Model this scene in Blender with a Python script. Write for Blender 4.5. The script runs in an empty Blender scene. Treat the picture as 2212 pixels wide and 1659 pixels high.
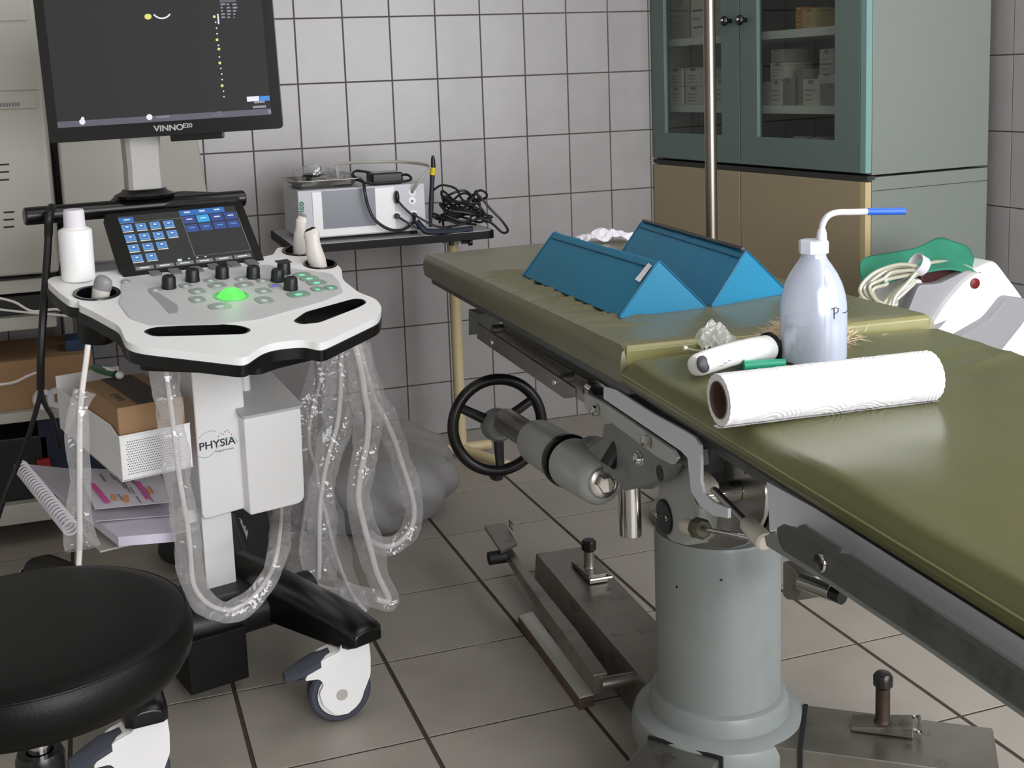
import bpy, bmesh, math, random
from mathutils import Vector, Matrix, Quaternion
from mathutils.geometry import tessellate_polygon
random.seed(7)
SC = bpy.context.scene
COL = SC.collection
V3 = Vector
rad = math.radians

# ------------------------------------------------------------------ camera
FPX, IW, IH = 2582.18, 2212.0, 1659.0
YAW, PITCH, ROLL = 0.31729, -0.14707, -0.03892
CAM = V3((-0.62138, -3.73893, 1.16536))
fwd = V3((math.sin(YAW)*math.cos(PITCH), math.cos(YAW)*math.cos(PITCH), math.sin(PITCH)))
rt0 = V3((math.cos(YAW), -math.sin(YAW), 0)); up0 = rt0.cross(fwd)
RT = rt0*math.cos(ROLL) + up0*math.sin(ROLL)
UP = -rt0*math.sin(ROLL) + up0*math.cos(ROLL)
PCX, PCY = IW/2 - 46.07, IH/2 - 274.97
cd = bpy.data.cameras.new('camera'); cam = bpy.data.objects.new('camera', cd); COL.objects.link(cam)
cd.sensor_width = 36; cd.lens = FPX/IW*36; cd.shift_x = 46.07/IW; cd.shift_y = -274.97/IW
cd.clip_start = 0.05
M = Matrix((RT, UP, -fwd)).transposed().to_4x4(); M.translation = CAM
cam.matrix_world = M
SC.camera = cam

# ------------------------------------------------------------------ light
w = bpy.data.worlds.new('world'); SC.world = w; w.use_nodes = True
w.node_tree.nodes['Background'].inputs[0].default_value = (0.80, 0.86, 1.0, 1)
w.node_tree.nodes['Background'].inputs[1].default_value = 0.35
def area(name, loc, target, sx, sy, power, color):
    l = bpy.data.lights.new(name, 'AREA'); l.shape = 'RECTANGLE'; l.size = sx; l.size_y = sy
    l.energy = power; l.color = color
    o = bpy.data.objects.new(name, l); COL.objects.link(o); o.location = loc
    o.rotation_euler = (V3(target)-V3(loc)).to_track_quat('-Z', 'Y').to_euler()
    o['label'] = name
    return o
area('window_light', (1.74, -3.2, 1.35), (0.5, -0.5, 0.55), 1.6, 1.3, 46, (0.90, 0.94, 1.0))
area('ceiling_light', (0.75, -1.9, 2.62), (0.7, -1.8, 0), 1.6, 1.2, 11, (1.0, 0.97, 0.92))
area('doorway_light', (0.5, -5.05, 1.35), (0.4, -1.5, 0.75), 2.0, 1.7, 94, (0.97, 0.98, 1.0))
SC.view_settings.view_transform = 'Standard'
SC.view_settings.look = 'None'
SC.view_settings.gamma = 1.0
SC.view_settings.use_curve_mapping = False
SC.view_settings.exposure = 0.0

# ------------------------------------------------------------------ helpers: measuring
def ray(x, y): return fwd + RT*((x-PCX)/FPX) - UP*((y-PCY)/FPX)
def hit(P, N, x, y):
    d = ray(x, y); return CAM + d*((P-CAM).dot(N)/d.dot(N))
def atz(x, y, h): return hit(V3((0, 0, h)), V3((0, 0, 1)), x, y)
def aty(x, y, h): return hit(V3((0, h, 0)), V3((0, 1, 0)), x, y)
def atx(x, y, h): return hit(V3((h, 0, 0)), V3((1, 0, 0)), x, y)
class Frame:
    def __init__(s, o, ex, ey, ez=None):
        s.o = V3(o); s.ex = V3(ex).normalized(); s.ey = V3(ey).normalized()
        s.ez = V3(ez).normalized() if ez else s.ex.cross(s.ey).normalized()
    def w(s, x, y, z=0.0): return s.o + s.ex*x + s.ey*y + s.ez*z
    def l(s, P):
        d = V3(P)-s.o; return V3((d.dot(s.ex), d.dot(s.ey), d.dot(s.ez)))
    def px(s, x, y, ax, val):
        "world point where the sight line meets the plane local[ax]=val"
        n = (s.ex, s.ey, s.ez)[ax]; return hit(s.o+n*val, n, x, y)
    def mat(s, P=None):
        m = Matrix((s.ex, s.ey, s.ez)).transposed().to_4x4(); m.translation = s.o if P is None else P; return m
WF = Frame((0, 0, 0), (1, 0, 0), (0, 1, 0))

# ------------------------------------------------------------------ helpers: geometry
class Geo:
    def __init__(s): s.bm = bmesh.new(); s.mi = 0
    def _f(s, vs):
        try:
            f = s.bm.faces.new(vs); f.material_index = s.mi; return f
        except ValueError: return None
    def v(s, p): return s.bm.verts.new(p)
    def box(s, fr, x0, x1, y0, y1, z0, z1):
        c = [s.v(fr.w(x, y, z)) for z in (z0, z1) for x, y in ((x0, y0), (x1, y0), (x1, y1), (x0, y1))]
        for q in ((0, 3, 2, 1), (4, 5, 6, 7), (0, 1, 5, 4), (1, 2, 6, 5), (2, 3, 7, 6), (3, 0, 4, 7)):
            s._f([c[i] for i in q])
        return s
    def prism(s, pts, vec):
        vec = V3(vec); a = [s.v(p) for p in pts]; b = [s.v(V3(p)+vec) for p in pts]; n = len(pts)
        s._f(a[::-1]); s._f(b)
        for i in range(n): s._f([a[i], a[(i+1) % n], b[(i+1) % n], b[i]])
        return s
    def plate(s, outer, holes, vec):
        vec = V3(vec); loops = [outer]+holes; flat = [p for l in loops for p in l]
        tri = tessellate_polygon([[V3(p) for p in l] for l in loops])
        a = [s.v(p) for p in flat]; b = [s.v(V3(p)+vec) for p in flat]
        for t in tri:
            s._f([a[i] for i in t]); s._f([b[i] for i in reversed(t)])
        k = 0
        for l in loops:
            n = len(l)
            for i in range(n): s._f([a[k+i], a[k+(i+1) % n], b[k+(i+1) % n], b[k+i]])
            k += n
        return s
    def rings(s, rings, closed=False, caps=True):
        R = [[s.v(p) for p in r] for r in rings]; n = len(R[0]); m = len(R)
        for i in range(m if closed else m-1):
            A, B = R[i], R[(i+1) % m]
            for j in range(n): s._f([A[j], A[(j+1) % n], B[(j+1) % n], B[j]])
        if caps and not closed: s._f(R[0][::-1]); s._f(R[-1])
        return s
    def lathe(s, o, axis, prof, seg=32, caps=True):
        o = V3(o); ax = V3(axis).normalized(); t = V3((0, 0, 1)) if abs(ax.z) < .9 else V3((1, 0, 0))
        a = ax.cross(t).normalized(); b = ax.cross(a)
        rs = [[o+ax*h+(a*math.cos(2*math.pi*i/seg)+b*math.sin(2*math.pi*i/seg))*max(r, 1e-4) for i in range(seg)] for r, h in prof]
        return s.rings(rs, caps=caps)
    def cyl(s, p0, p1, r0, r1=None, seg=24):
        p0 = V3(p0); p1 = V3(p1); r1 = r0 if r1 is None else r1
        return s.lathe(p0, p1-p0, [(r0, 0), (r1, (p1-p0).length)], seg)
    def tube(s, pts, r, seg=8, closed=False, flat=None):
        P = [V3(p) for p in pts]; n = len(P); rs = []
        nrm = None
        for i in range(n):
            a = P[(i-1) % n] if closed else P[max(i-1, 0)]; b = P[(i+1) % n] if closed else P[min(i+1, n-1)]
            t = (b-a).normalized() if (b-a).length > 1e-9 else V3((0, 0, 1))
            if nrm is None:
                nrm = t.cross(V3((0, 0, 1)) if abs(t.z) < .9 else V3((1, 0, 0))).normalized()
            nrm = (nrm - t*nrm.dot(t))
            nrm = nrm.normalized() if nrm.length > 1e-6 else t.orthogonal().normalized()
            bn = t.cross(nrm); rr = r[i] if isinstance(r, (list, tuple)) else r
            rs.append([P[i]+(nrm*math.cos(2*math.pi*k/seg)+bn*math.sin(2*math.pi*k/seg))*rr for k in range(seg)])
        return s.rings(rs, closed=closed)
    def torus(s, c, axis, R, r, seg=48, k=10):
        c = V3(c); ax = V3(axis).normalized(); a = ax.orthogonal().normalized(); b = ax.cross(a); rs = []
        for i in range(seg):
            t = 2*math.pi*i/seg; d = a*math.cos(t)+b*math.sin(t)
            rs.append([c+d*(R+r*math.cos(2*math.pi*j/k))+ax*r*math.sin(2*math.pi*j/k) for j in range(k)])
        return s.rings(rs, closed=True)
    def ball(s, c, r, fr=WF, sx=1, sy=1, sz=1, seg=20, h0=-1.0):
        c = V3(c); n = 10; rs = []
        for i in range(n+1):
            z = h0+(1-h0)*i/n; z = max(-.9995, min(.9995, z)); q = math.sqrt(1-z*z)
            rs.append([c+fr.ex*(math.cos(2*math.pi*j/seg)*q*r*sx)+fr.ey*(math.sin(2*math.pi*j/seg)*q*r*sy)+fr.ez*(z*r*sz) for j in range(seg)])
        return s.rings(rs)
def fillet(pts, r, n=4):
    "round the corners of a closed loop of points"
    P = [V3(p) for p in pts]; out = []; m = len(P)
    for i in range(m):
        a, b, c = P[i-1], P[i], P[(i+1) % m]; rr = r[i] if isinstance(r, (list, tuple)) else r
        if rr <= 0: out.append(b); continue
        d1 = min(rr, (a-b).length*.45); d2 = min(rr, (c-b).length*.45)
        p = b+(a-b).normalized()*d1; q = b+(c-b).normalized()*d2
        for k in range(n+1):
            t = k/n; out.append(p*(1-t)**2+b*2*t*(1-t)+q*t*t)
    return out
def smooth_path(pts, n=8):
    P = [V3(p) for p in pts]; out = []
    for i in range(len(P)-1):
        p0 = P[max(i-1, 0)]; p1 = P[i]; p2 = P[i+1]; p3 = P[min(i+2, len(P)-1)]
        for k in range(n):
            t = k/n; out.append(.5*((2*p1)+(p2-p0)*t+(2*p0-5*p1+4*p2-p3)*t*t+(3*p1-p0-3*p2+p3)*t**3))
    out.append(P[-1]); return out

WP = {}
def thing(name, label, cat, loc, group=None, kind=None):
    o = bpy.data.objects.new(name, None); COL.objects.link(o); o.empty_display_size = .05
    o.location = V3(loc); WP[o.name] = V3(loc); tag(o, label, cat, group, kind); return o
def tag(o, label=None, cat=None, group=None, kind=None):
    if label: o['label'] = label
    if cat: o['category'] = cat
    if group: o['group'] = group
    if kind: o['kind'] = kind
    return o
def part(name, g, mat, parent=None, bevel=0, seg=2, label=None, kind=None, flat=False, ang=38, cat=None, group=None):
    bm = g.bm
    bmesh.ops.remove_doubles(bm, verts=bm.verts, dist=1e-6)
    bmesh.ops.recalc_face_normals(bm, faces=bm.faces)
    if bevel:
        es = [e for e in bm.edges if len(e.link_faces) == 2 and e.calc_face_angle(0) > rad(ang)]
        if es: bmesh.ops.bevel(bm, geom=es, offset=bevel, segments=seg, affect='EDGES', profile=.5, clamp_overlap=True)
    for f in bm.faces: f.smooth = not flat
    for e in bm.edges:
        if len(e.link_faces) == 2: e.smooth = e.calc_face_angle(0) < rad(40 if bevel and seg > 1 else 50 if bevel else 35)
    xs = [v.co for v in bm.verts]
    lo = V3([min(c[i] for c in xs) for i in range(3)]); hi = V3([max(c[i] for c in xs) for i in range(3)])
    ctr = (lo+hi)/2
    if parent is None: ctr.z = lo.z
    bm.transform(Matrix.Translation(-ctr))
    me = bpy.data.meshes.new(name); bm.to_mesh(me); bm.free()
    for m in (mat if isinstance(mat, (list, tuple)) else [mat]): me.materials.append(m)
    o = bpy.data.objects.new(name, me); COL.objects.link(o)
    WP[o.name] = ctr
    if parent: o.parent = parent; o.location = ctr-WP[parent.name]
    else: o.location = ctr
    if bevel:
        md = o.modifiers.new('weighted_normal', 'WEIGHTED_NORMAL'); md.keep_sharp = True
    tag(o, label, cat, group, kind)
    return o
def text(name, s, size, P, ex, ey, mat, parent, thick=.0004, align='LEFT', sx=1.0, bold=0.0):
    cu = bpy.data.curves.new(name, 'FONT'); cu.body = s; cu.size = size; cu.extrude = thick; cu.align_x = align; cu.offset = bold
    t = bpy.data.objects.new('tmp', cu); me = bpy.data.meshes.new_from_object(t); me.name = name
    ex = V3(ex).normalized(); ey = V3(ey).normalized(); ez = ex.cross(ey)
    m = Matrix((ex*sx, ey, ez)).transposed().to_4x4(); m.translation = V3(P)
    bpy.data.objects.remove(t)
    g = Geo(); g.bm.from_mesh(me); g.bm.transform(m); bpy.data.meshes.remove(me)
    return part(name, g, mat, parent, flat=True)

# ------------------------------------------------------------------ materials
def lin(c): return tuple(((x/255)/12.92 if x/255 <= .04045 else ((x/255+.055)/1.055)**2.4) for x in c)+(1,)
def pbr(name, rgb, rough=.5, metal=0, var=.0, vscale=6, bump=0, bscale=200, spec=.5, trans=0, coat=0, sss=0, rand=0, rvar=0, stretch=None, dirt=None, dscale=12):
    m = bpy.data.materials.new(name); m.use_nodes = True; nt = m.node_tree; N = nt.nodes; L = nt.links
    b = N['Principled BSDF']; b.inputs['Base Color'].default_value = lin(rgb); b.inputs['Roughness'].default_value = rough
    b.inputs['Metallic'].default_value = metal; b.inputs['Specular IOR Level'].default_value = spec
    b.inputs['Transmission Weight'].default_value = trans; b.inputs['Coat Weight'].default_value = coat
    if sss: b.inputs['Subsurface Weight'].default_value = sss; b.inputs['Subsurface Scale'].default_value = .02
    tc = N.new('ShaderNodeTexCoord'); mp = N.new('ShaderNodeMapping'); L.new(tc.outputs['Object'], mp.inputs[0])
    if stretch: mp.inputs['Scale'].default_value = stretch
    if rand or var:
        oi = N.new('ShaderNodeObjectInfo'); ad = N.new('ShaderNodeVectorMath'); ad.operation = 'ADD'
        L.new(mp.outputs[0], ad.inputs[0]); L.new(oi.outputs['Location'], ad.inputs[1])
        nz = N.new('ShaderNodeTexNoise'); nz.inputs['Scale'].default_value = vscale; nz.inputs['Detail'].default_value = 5
        L.new(ad.outputs[0], nz.inputs['Vector'])
        hsv = N.new('ShaderNodeHueSaturation'); hsv.inputs['Color'].default_value = lin(rgb)
        mr = N.new('ShaderNodeMapRange'); mr.inputs[1].default_value = .25; mr.inputs[2].default_value = .75
        mr.inputs[3].default_value = 1-var; mr.inputs[4].default_value = 1+var
        L.new(nz.outputs[0], mr.inputs[0])
        mr2 = N.new('ShaderNodeMapRange'); mr2.inputs[3].default_value = 1-rand; mr2.inputs[4].default_value = 1+rand
        L.new(oi.outputs['Random'], mr2.inputs[0])
        mu = N.new('ShaderNodeMath'); mu.operation = 'MULTIPLY'; L.new(mr.outputs[0], mu.inputs[0]); L.new(mr2.outputs[0], mu.inputs[1])
        L.new(mu.outputs[0], hsv.inputs['Value']); src = hsv.outputs[0]
        if dirt:
            n2 = N.new('ShaderNodeTexNoise'); n2.inputs['Scale'].default_value = dscale; n2.inputs['Detail'].default_value = 8; n2.inputs['Roughness'].default_value = .7
            L.new(ad.outputs[0], n2.inputs['Vector'])
            m3 = N.new('ShaderNodeMapRange'); m3.inputs[1].default_value = .55; m3.inputs[2].default_value = .72; L.new(n2.outputs[0], m3.inputs[0])
            mx = N.new('ShaderNodeMixRGB'); mx.inputs[2].default_value = lin(dirt); L.new(m3.outputs[0], mx.inputs[0]); L.new(src, mx.inputs[1]); src = mx.outputs[0]
        L.new(src, b.inputs['Base Color'])
        if rvar:
            m4 = N.new('ShaderNodeMapRange'); m4.inputs[3].default_value = max(rough-rvar, .02); m4.inputs[4].default_value = rough+rvar
            L.new(nz.outputs[0], m4.inputs[0]); L.new(m4.outputs[0], b.inputs['Roughness'])
    if bump:
        n3 = N.new('ShaderNodeTexNoise'); n3.inputs['Scale'].default_value = bscale; n3.inputs['Detail'].default_value = 3
        L.new(mp.outputs[0], n3.inputs['Vector'])
        bp = N.new('ShaderNodeBump'); bp.inputs['Strength'].default_value = bump; bp.inputs['Distance'].default_value = .002
        L.new(n3.outputs[0], bp.inputs['Height']); L.new(bp.outputs[0], b.inputs['Normal'])
    return m
def emit(name, rgb, s=1.0, gloss=True):
    m = bpy.data.materials.new(name); m.use_nodes = True; b = m.node_tree.nodes['Principled BSDF']
    b.inputs['Base Color'].default_value = (.01, .01, .01, 1); b.inputs['Emission Color'].default_value = lin(rgb)
    b.inputs['Emission Strength'].default_value = s; b.inputs['Roughness'].default_value = .35 if gloss else .8
    return m
def film(name, rgb, body=.25, rough=.12, bscale=60, bump=.6):
    m = bpy.data.materials.new(name); m.use_nodes = True; nt = m.node_tree; N = nt.nodes; L = nt.links
    b = N['Principled BSDF']; b.inputs['Base Color'].default_value = lin(rgb); b.inputs['Roughness'].default_value = rough
    b.inputs['Specular IOR Level'].default_value = .8
    tc = N.new('ShaderNodeTexCoord'); nz = N.new('ShaderNodeTexNoise'); nz.inputs['Scale'].default_value = bscale; nz.inputs['Detail'].default_value = 3
    L.new(tc.outputs['Object'], nz.inputs['Vector'])
    bp = N.new('ShaderNodeBump'); bp.inputs['Strength'].default_value = bump; bp.inputs['Distance'].default_value = .012
    L.new(nz.outputs[0], bp.inputs['Height']); L.new(bp.outputs[0], b.inputs['Normal'])
    tr = N.new('ShaderNodeBsdfTransparent'); tr.inputs[0].default_value = (.97, .97, .97, 1)
    lw = N.new('ShaderNodeLayerWeight'); lw.inputs[0].default_value = .30; L.new(bp.outputs[0], lw.inputs['Normal'])
    mr = N.new('ShaderNodeMapRange'); mr.inputs[3].default_value = body; mr.inputs[4].default_value = min(body+.5, 1); L.new(lw.outputs['Facing'], mr.inputs[0])
    mx = N.new('ShaderNodeMixShader'); L.new(mr.outputs[0], mx.inputs[0]); L.new(tr.outputs[0], mx.inputs[1]); L.new(b.outputs[0], mx.inputs[2])
    gl = N.new('ShaderNodeBsdfGlossy'); gl.inputs['Roughness'].default_value = rough; L.new(bp.outputs[0], gl.inputs['Normal'])
    pw = N.new('ShaderNodeMath'); pw.operation = 'POWER'; pw.inputs[1].default_value = 3; L.new(lw.outputs['Facing'], pw.inputs[0])
    m2 = N.new('ShaderNodeMapRange'); m2.inputs[3].default_value = .07; m2.inputs[4].default_value = .55; L.new(pw.outputs[0], m2.inputs[0])
    mx2 = N.new('ShaderNodeMixShader'); L.new(m2.outputs[0], mx2.inputs[0]); L.new(mx.outputs[0], mx2.inputs[1]); L.new(gl.outputs[0], mx2.inputs[2])
    L.new(mx2.outputs[0], N['Material Output'].inputs[0]); return m
def glass(name, tint=(225, 235, 232), refl=.5):
    m = bpy.data.materials.new(name); m.use_nodes = True; nt = m.node_tree; N = nt.nodes; L = nt.links
    N.remove(N['Principled BSDF']); tr = N.new('ShaderNodeBsdfTransparent'); tr.inputs[0].default_value = lin(tint)
    gl = N.new('ShaderNodeBsdfGlossy'); gl.inputs['Roughness'].default_value = .03
    lw = N.new('ShaderNodeLayerWeight'); lw.inputs[0].default_value = .5; pw = N.new('ShaderNodeMath'); pw.operation = 'POWER'; pw.inputs[1].default_value = 4; L.new(lw.outputs['Facing'], pw.inputs[0])
    mr = N.new('ShaderNodeMapRange'); mr.inputs[3].default_value = .04; mr.inputs[4].default_value = .75; L.new(pw.outputs[0], mr.inputs[0])
    mx = N.new('ShaderNodeMixShader'); L.new(mr.outputs[0], mx.inputs[0]); L.new(tr.outputs[0], mx.inputs[1]); L.new(gl.outputs[0], mx.inputs[2])
    L.new(mx.outputs[0], N['Material Output'].inputs[0]); return m

m_wtile = pbr('glazed_wall_tile', (160, 156, 156), .24, var=.05, vscale=14, bump=.10, bscale=16, rand=.035, spec=.42)
m_grout = pbr('wall_grout', (80, 75, 70), .9, var=.12, vscale=20)
m_ftile = pbr('floor_tile', (160, 153, 143), .42, var=.08, vscale=9, bump=.12, bscale=300, rand=.035, rvar=.08)
m_fgrout = pbr('floor_grout', (66, 54, 44), .9, var=.15, vscale=30)
m_plaster = pbr('plaster', (196, 195, 190), .8, var=.03, bump=.1, bscale=60)
m_white = pbr('white_plastic', (246, 245, 245), .38, var=.015, vscale=4)
m_offw = pbr('offwhite_enamel', (184, 181, 172), .45, var=.03, vscale=5)
m_ivory = pbr('ivory_plastic', (208, 201, 192), .35)
m_black = pbr('black_plastic', (20, 20, 21), .42, bump=.05, bscale=500)
m_blackg = pbr('glossy_black_plastic', (13, 13, 14), .28)
m_rubber = pbr('black_rubber', (16, 16, 17), .6)
m_grub = pbr('grey_rubber', (66, 70, 82), .55)
m_gray = pbr('grey_plastic', (120, 120, 124), .45)
m_pad = pbr('grey_silicone', (205, 203, 205), .45, var=.03, vscale=12, bump=.03)
m_key = pbr('grey_key', (160, 164, 163), .4)
m_steel = pbr('brushed_steel', (178, 175, 170), .28, metal=1, var=.12, vscale=5, rvar=.1, bump=.03, bscale=300)
m_dsteel = pbr('tarnished_steel', (150, 146, 138), .36, metal=.9, var=.2, vscale=8, rvar=.12, dirt=(92, 84, 76))
m_chrome = pbr('chrome', (205, 203, 200), .1, metal=1)
m_enam = pbr('grey_green_enamel', (132, 137, 135), .33, var=.05, vscale=7, bump=.04, bscale=60, dirt=(126, 130, 126), dscale=9)
m_enam_lit = pbr('lit_grey_enamel', (168, 171, 168), .33, var=.05, vscale=7, bump=.04, bscale=60, dirt=(150, 152, 146), dscale=12)  # lighter copy of the grey-green enamel, light from the left put into its colour
m_enamd = pbr('worn_grey_enamel', (126, 131, 129), .42, var=.1, vscale=9, dirt=(62, 58, 54), dscale=16)
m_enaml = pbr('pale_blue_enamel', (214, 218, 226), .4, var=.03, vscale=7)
m_dgray = pbr('dark_grey_paint', (78, 81, 80), .45, var=.14, vscale=10, dirt=(44, 42, 40))
m_bone = pbr('bone_handle', (212, 206, 192), .4, var=.05, vscale=20)
m_wheel = pbr('black_bakelite', (20, 17, 16), .3, bump=.04, bscale=60)
m_teal = pbr('teal_paint', (100, 117, 112), .42, var=.05, vscale=3, bump=.04, bscale=160)
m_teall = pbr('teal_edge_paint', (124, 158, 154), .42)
m_tan = pbr('tan_paint', (162, 148, 120), .45, var=.05, vscale=3)
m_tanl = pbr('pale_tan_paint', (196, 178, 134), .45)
m_cabw = pbr('cabinet_side_paint', (128, 134, 127), .42, var=.025, vscale=2.5)
m_dark = pbr('dark_interior', (50, 52, 49), .7)
m_cream = pbr('cream_paint', (204, 186, 146), .45, var=.04, vscale=8, dirt=(186, 166, 124))
m_card = pbr('cardboard', (160, 126, 92), .8, var=.04, vscale=5, bump=.05, bscale=80, stretch=(1, 1, 6))
m_cardd = pbr('dark_cardboard', (72, 62, 54), .75, var=.08, vscale=18)
m_paper = pbr('paper', (225, 220, 228), .8, sss=0)
m_paperl = pbr('lilac_paper', (216, 211, 226), .8)
m_towel = pbr('paper_towel', (240, 239, 241), .9)
def emboss(m):
    nt = m.node_tree; N = nt.nodes; L = nt.links; tc = N.new('ShaderNodeTexCoord'); vo = N.new('ShaderNodeTexVoronoi'); vo.inputs['Scale'].default_value = 15
    L.new(tc.outputs['Object'], vo.inputs['Vector']); mu = N.new('ShaderNodeMath'); mu.operation = 'MULTIPLY'; mu.inputs[1].default_value = 95; L.new(vo.outputs['Distance'], mu.inputs[0])
    si = N.new('ShaderNodeMath'); si.operation = 'SINE'; L.new(mu.outputs[0], si.inputs[0]); bp = N.new('ShaderNodeBump'); bp.inputs['Strength'].default_value = .35; bp.inputs['Distance'].default_value = .0006
    L.new(si.outputs[0], bp.inputs['Height']); L.new(bp.outputs[0], N['Principled BSDF'].inputs['Normal'])
emboss(m_towel)
m_kraft = pbr('brown_core', (104, 84, 78), .9, var=.08, vscale=30)
m_bag = pbr('grey_bin_bag', (142, 140, 139), .5, var=.12, vscale=9, bump=.9, bscale=14)
m_cable = pbr('white_cable', (238, 232, 229), .4)
m_blk = pbr('black_cable', (20, 19, 20), .45)
m_skin = pbr('black_vinyl', (10, 11, 10), .42, bump=.12, bscale=260, var=.1, vscale=4, spec=.22)
m_hose = film('translucent_hose', (205, 202, 180), .72, .25, 20, .1)
m_tealc = pbr('green_cloth', (52, 140, 112), .7, var=.12, vscale=12, bump=.4, bscale=40)
m_navy = pbr('navy_blue', (26, 34, 60), .6)
m_navyc = pbr('dark_blue_cable', (24, 33, 52), .5)
m_red = pbr('dark_red', (118, 26, 26), .4)
m_bred = pbr('red_plastic', (150, 22, 24), .5)
m_yel = pbr('yellow_plastic', (214, 190, 30), .5)
m_orange = pbr('orange_box', (190, 128, 42), .7)
m_blue = pbr('blue_tube', (44, 100, 205), .4)
m_green = pbr('green_plastic', (40, 158, 122), .4)
m_film = film('clear_plastic_film', (226, 225, 228), .12, .09, 20, 1.0)
m_filmg = film('hazy_plastic_film', (214, 212, 214), .22, .13, 20, 1.0)
m_bottle = film('translucent_polyethylene', (210, 218, 238), .5, .2, 10, .04)
m_water = film('water', (214, 222, 240), .35, .1, 10, .02)
m_glass = glass('cabinet_glass', (226, 230, 226))
m_ink = pbr('ink', (52, 56, 66), .6)
m_inkg = pbr('green_ink', (44, 128, 96), .6)
m_inks = pbr('silver_ink', (170, 168, 168), .4)
m_pink = pbr('pink_highlighter', (226, 96, 172), .7)
m_orangeh = pbr('orange_highlighter', (236, 168, 112), .7)
m_grayink = pbr('grey_ink', (140, 134, 146), .8)
def fr_line(P, Q): return (V3(Q)-V3(P)).normalized()

# ================================================================== SETTING
XL, XR, YF, ZC = -1.8, 1.79, -5.2, 2.75
P_, ZP, Z0 = .15, .1995, 1.3735
def tile_geo(wx, wz, t, bev):
    g = Geo(); g.box(WF, -wx/2, wx/2, -t/2, t/2, -wz/2, wz/2); bm = g.bm
    bmesh.ops.recalc_face_normals(bm, faces=bm.faces)
    es = [e for e in bm.edges if all(v.co.y < 0 for v in e.verts)]
    bmesh.ops.bevel(bm, geom=es, offset=bev, segments=1, affect='EDGES')
    return g
mesh_cache = {}
def tile(kind, wx, wz, t, bev, loc, rot, mat, parent, name):
    key = (kind, round(wx, 4), round(wz, 4))
    if key not in mesh_cache:
        g = tile_geo(wx, wz, t, bev); me = bpy.data.meshes.new(name); g.bm.to_mesh(me); g.bm.free(); me.materials.append(mat); mesh_cache[key] = me
    o = bpy.data.objects.new(name, mesh_cache[key]); COL.objects.link(o); o.parent = parent
    o.location = V3(loc)-WP[parent.name]; o.rotation_euler = rot; return o
# back wall
g = Geo(); g.box(WF, XL-.1, XR+.1, -.0004, .12, 0, ZC)
wall_back = part('wall_back', g, m_grout, kind='structure')
zl = [0, .1755] + [Z0-ZP*k for k in range(5, -3, -1)]
gap = .0036
for c in range(-12, 12):
    x0 = P_*c; x1 = min(P_*(c+1), XR)
    for r in range(len(zl)-1):
        if r >= 8: continue
        z0, z1 = zl[r], zl[r+1]
        tile('bw', x1-x0-gap, z1-z0-gap, .008, .0012, ((x0+x1)/2, .002, (z0+z1)/2),
             (rad(random.uniform(-.22, .22)), 0, rad(random.uniform(-.22, .22))), m_wtile, wall_back, 'wall_tile')
g = Geo()
zt = zl[8]
while zt < ZC-.01:
    z1 = min(zt+ZP, ZC)
    for c in range(-12, 12): g.box(WF, P_*c+gap/2, min(P_*(c+1), XR)-gap/2, -.002, .006, zt+gap/2, z1-gap/2)
    zt = z1
part('upper_wall_tiles', g, m_wtile, wall_back, kind='stuff')
# right wall
g = Geo(); g.box(WF, XR-.0004, XR+.12, YF, .0, 0, ZC)
wall_right = part('wall_right', g, m_grout, kind='structure')
pz = .2105; zr = [1.178+pz*k for k in range(-5, 2)]
for r in range(len(zr)-1):
    for c in range(-1, 6):
        y1 = -1.05-.16*c; y0 = y1-.16
        tile('rw', .16-gap, pz-gap, .008, .0012, (XR+.002, (y0+y1)/2, (zr[r]+zr[r+1])/2),
             (0, rad(random.uniform(-.2, .2)), rad(90)+rad(random.uniform(-.2, .2))), m_wtile, wall_right, 'wall_tile')
g = Geo()
RF = Frame((XR, 0, 0), (0, 1, 0), (-1, 0, 0), (0, 0, 1))
for k in range(-6, 8):
    z0 = 1.178+pz*k; z1 = min(z0+pz, ZC); z0 = max(z0, 0)
    for c in range(-6, 31):
        if k >= -5 and k < 1 and -1 <= c < 6: continue
        y1 = -1.05-.16*c; y0 = max(y1-.16, YF); y1 = min(y1, -.002)
        if y1-y0 < .02 or z1-z0 < .02: continue
        g.box(RF, y0+gap/2, y1-gap/2, -.006, .002, z0+gap/2, z1-gap/2)
part('plain_wall_tiles', g, m_wtile, wall_right, kind='stuff')
g = Geo(); g.box(WF, XL-.1, XL, YF, 0, 0, ZC); part('wall_left', g, m_plaster, kind='structure')
g = Geo(); g.box(WF, XL-.1, XR+.1, YF-.1, YF, 0, ZC); part('wall_front', g, m_plaster, kind='structure')
g = Geo(); g.box(WF, XL-.1, XR+.1, YF-.1, .1, ZC, ZC+.1); part('ceiling', g, m_plaster, kind='structure')
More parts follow.
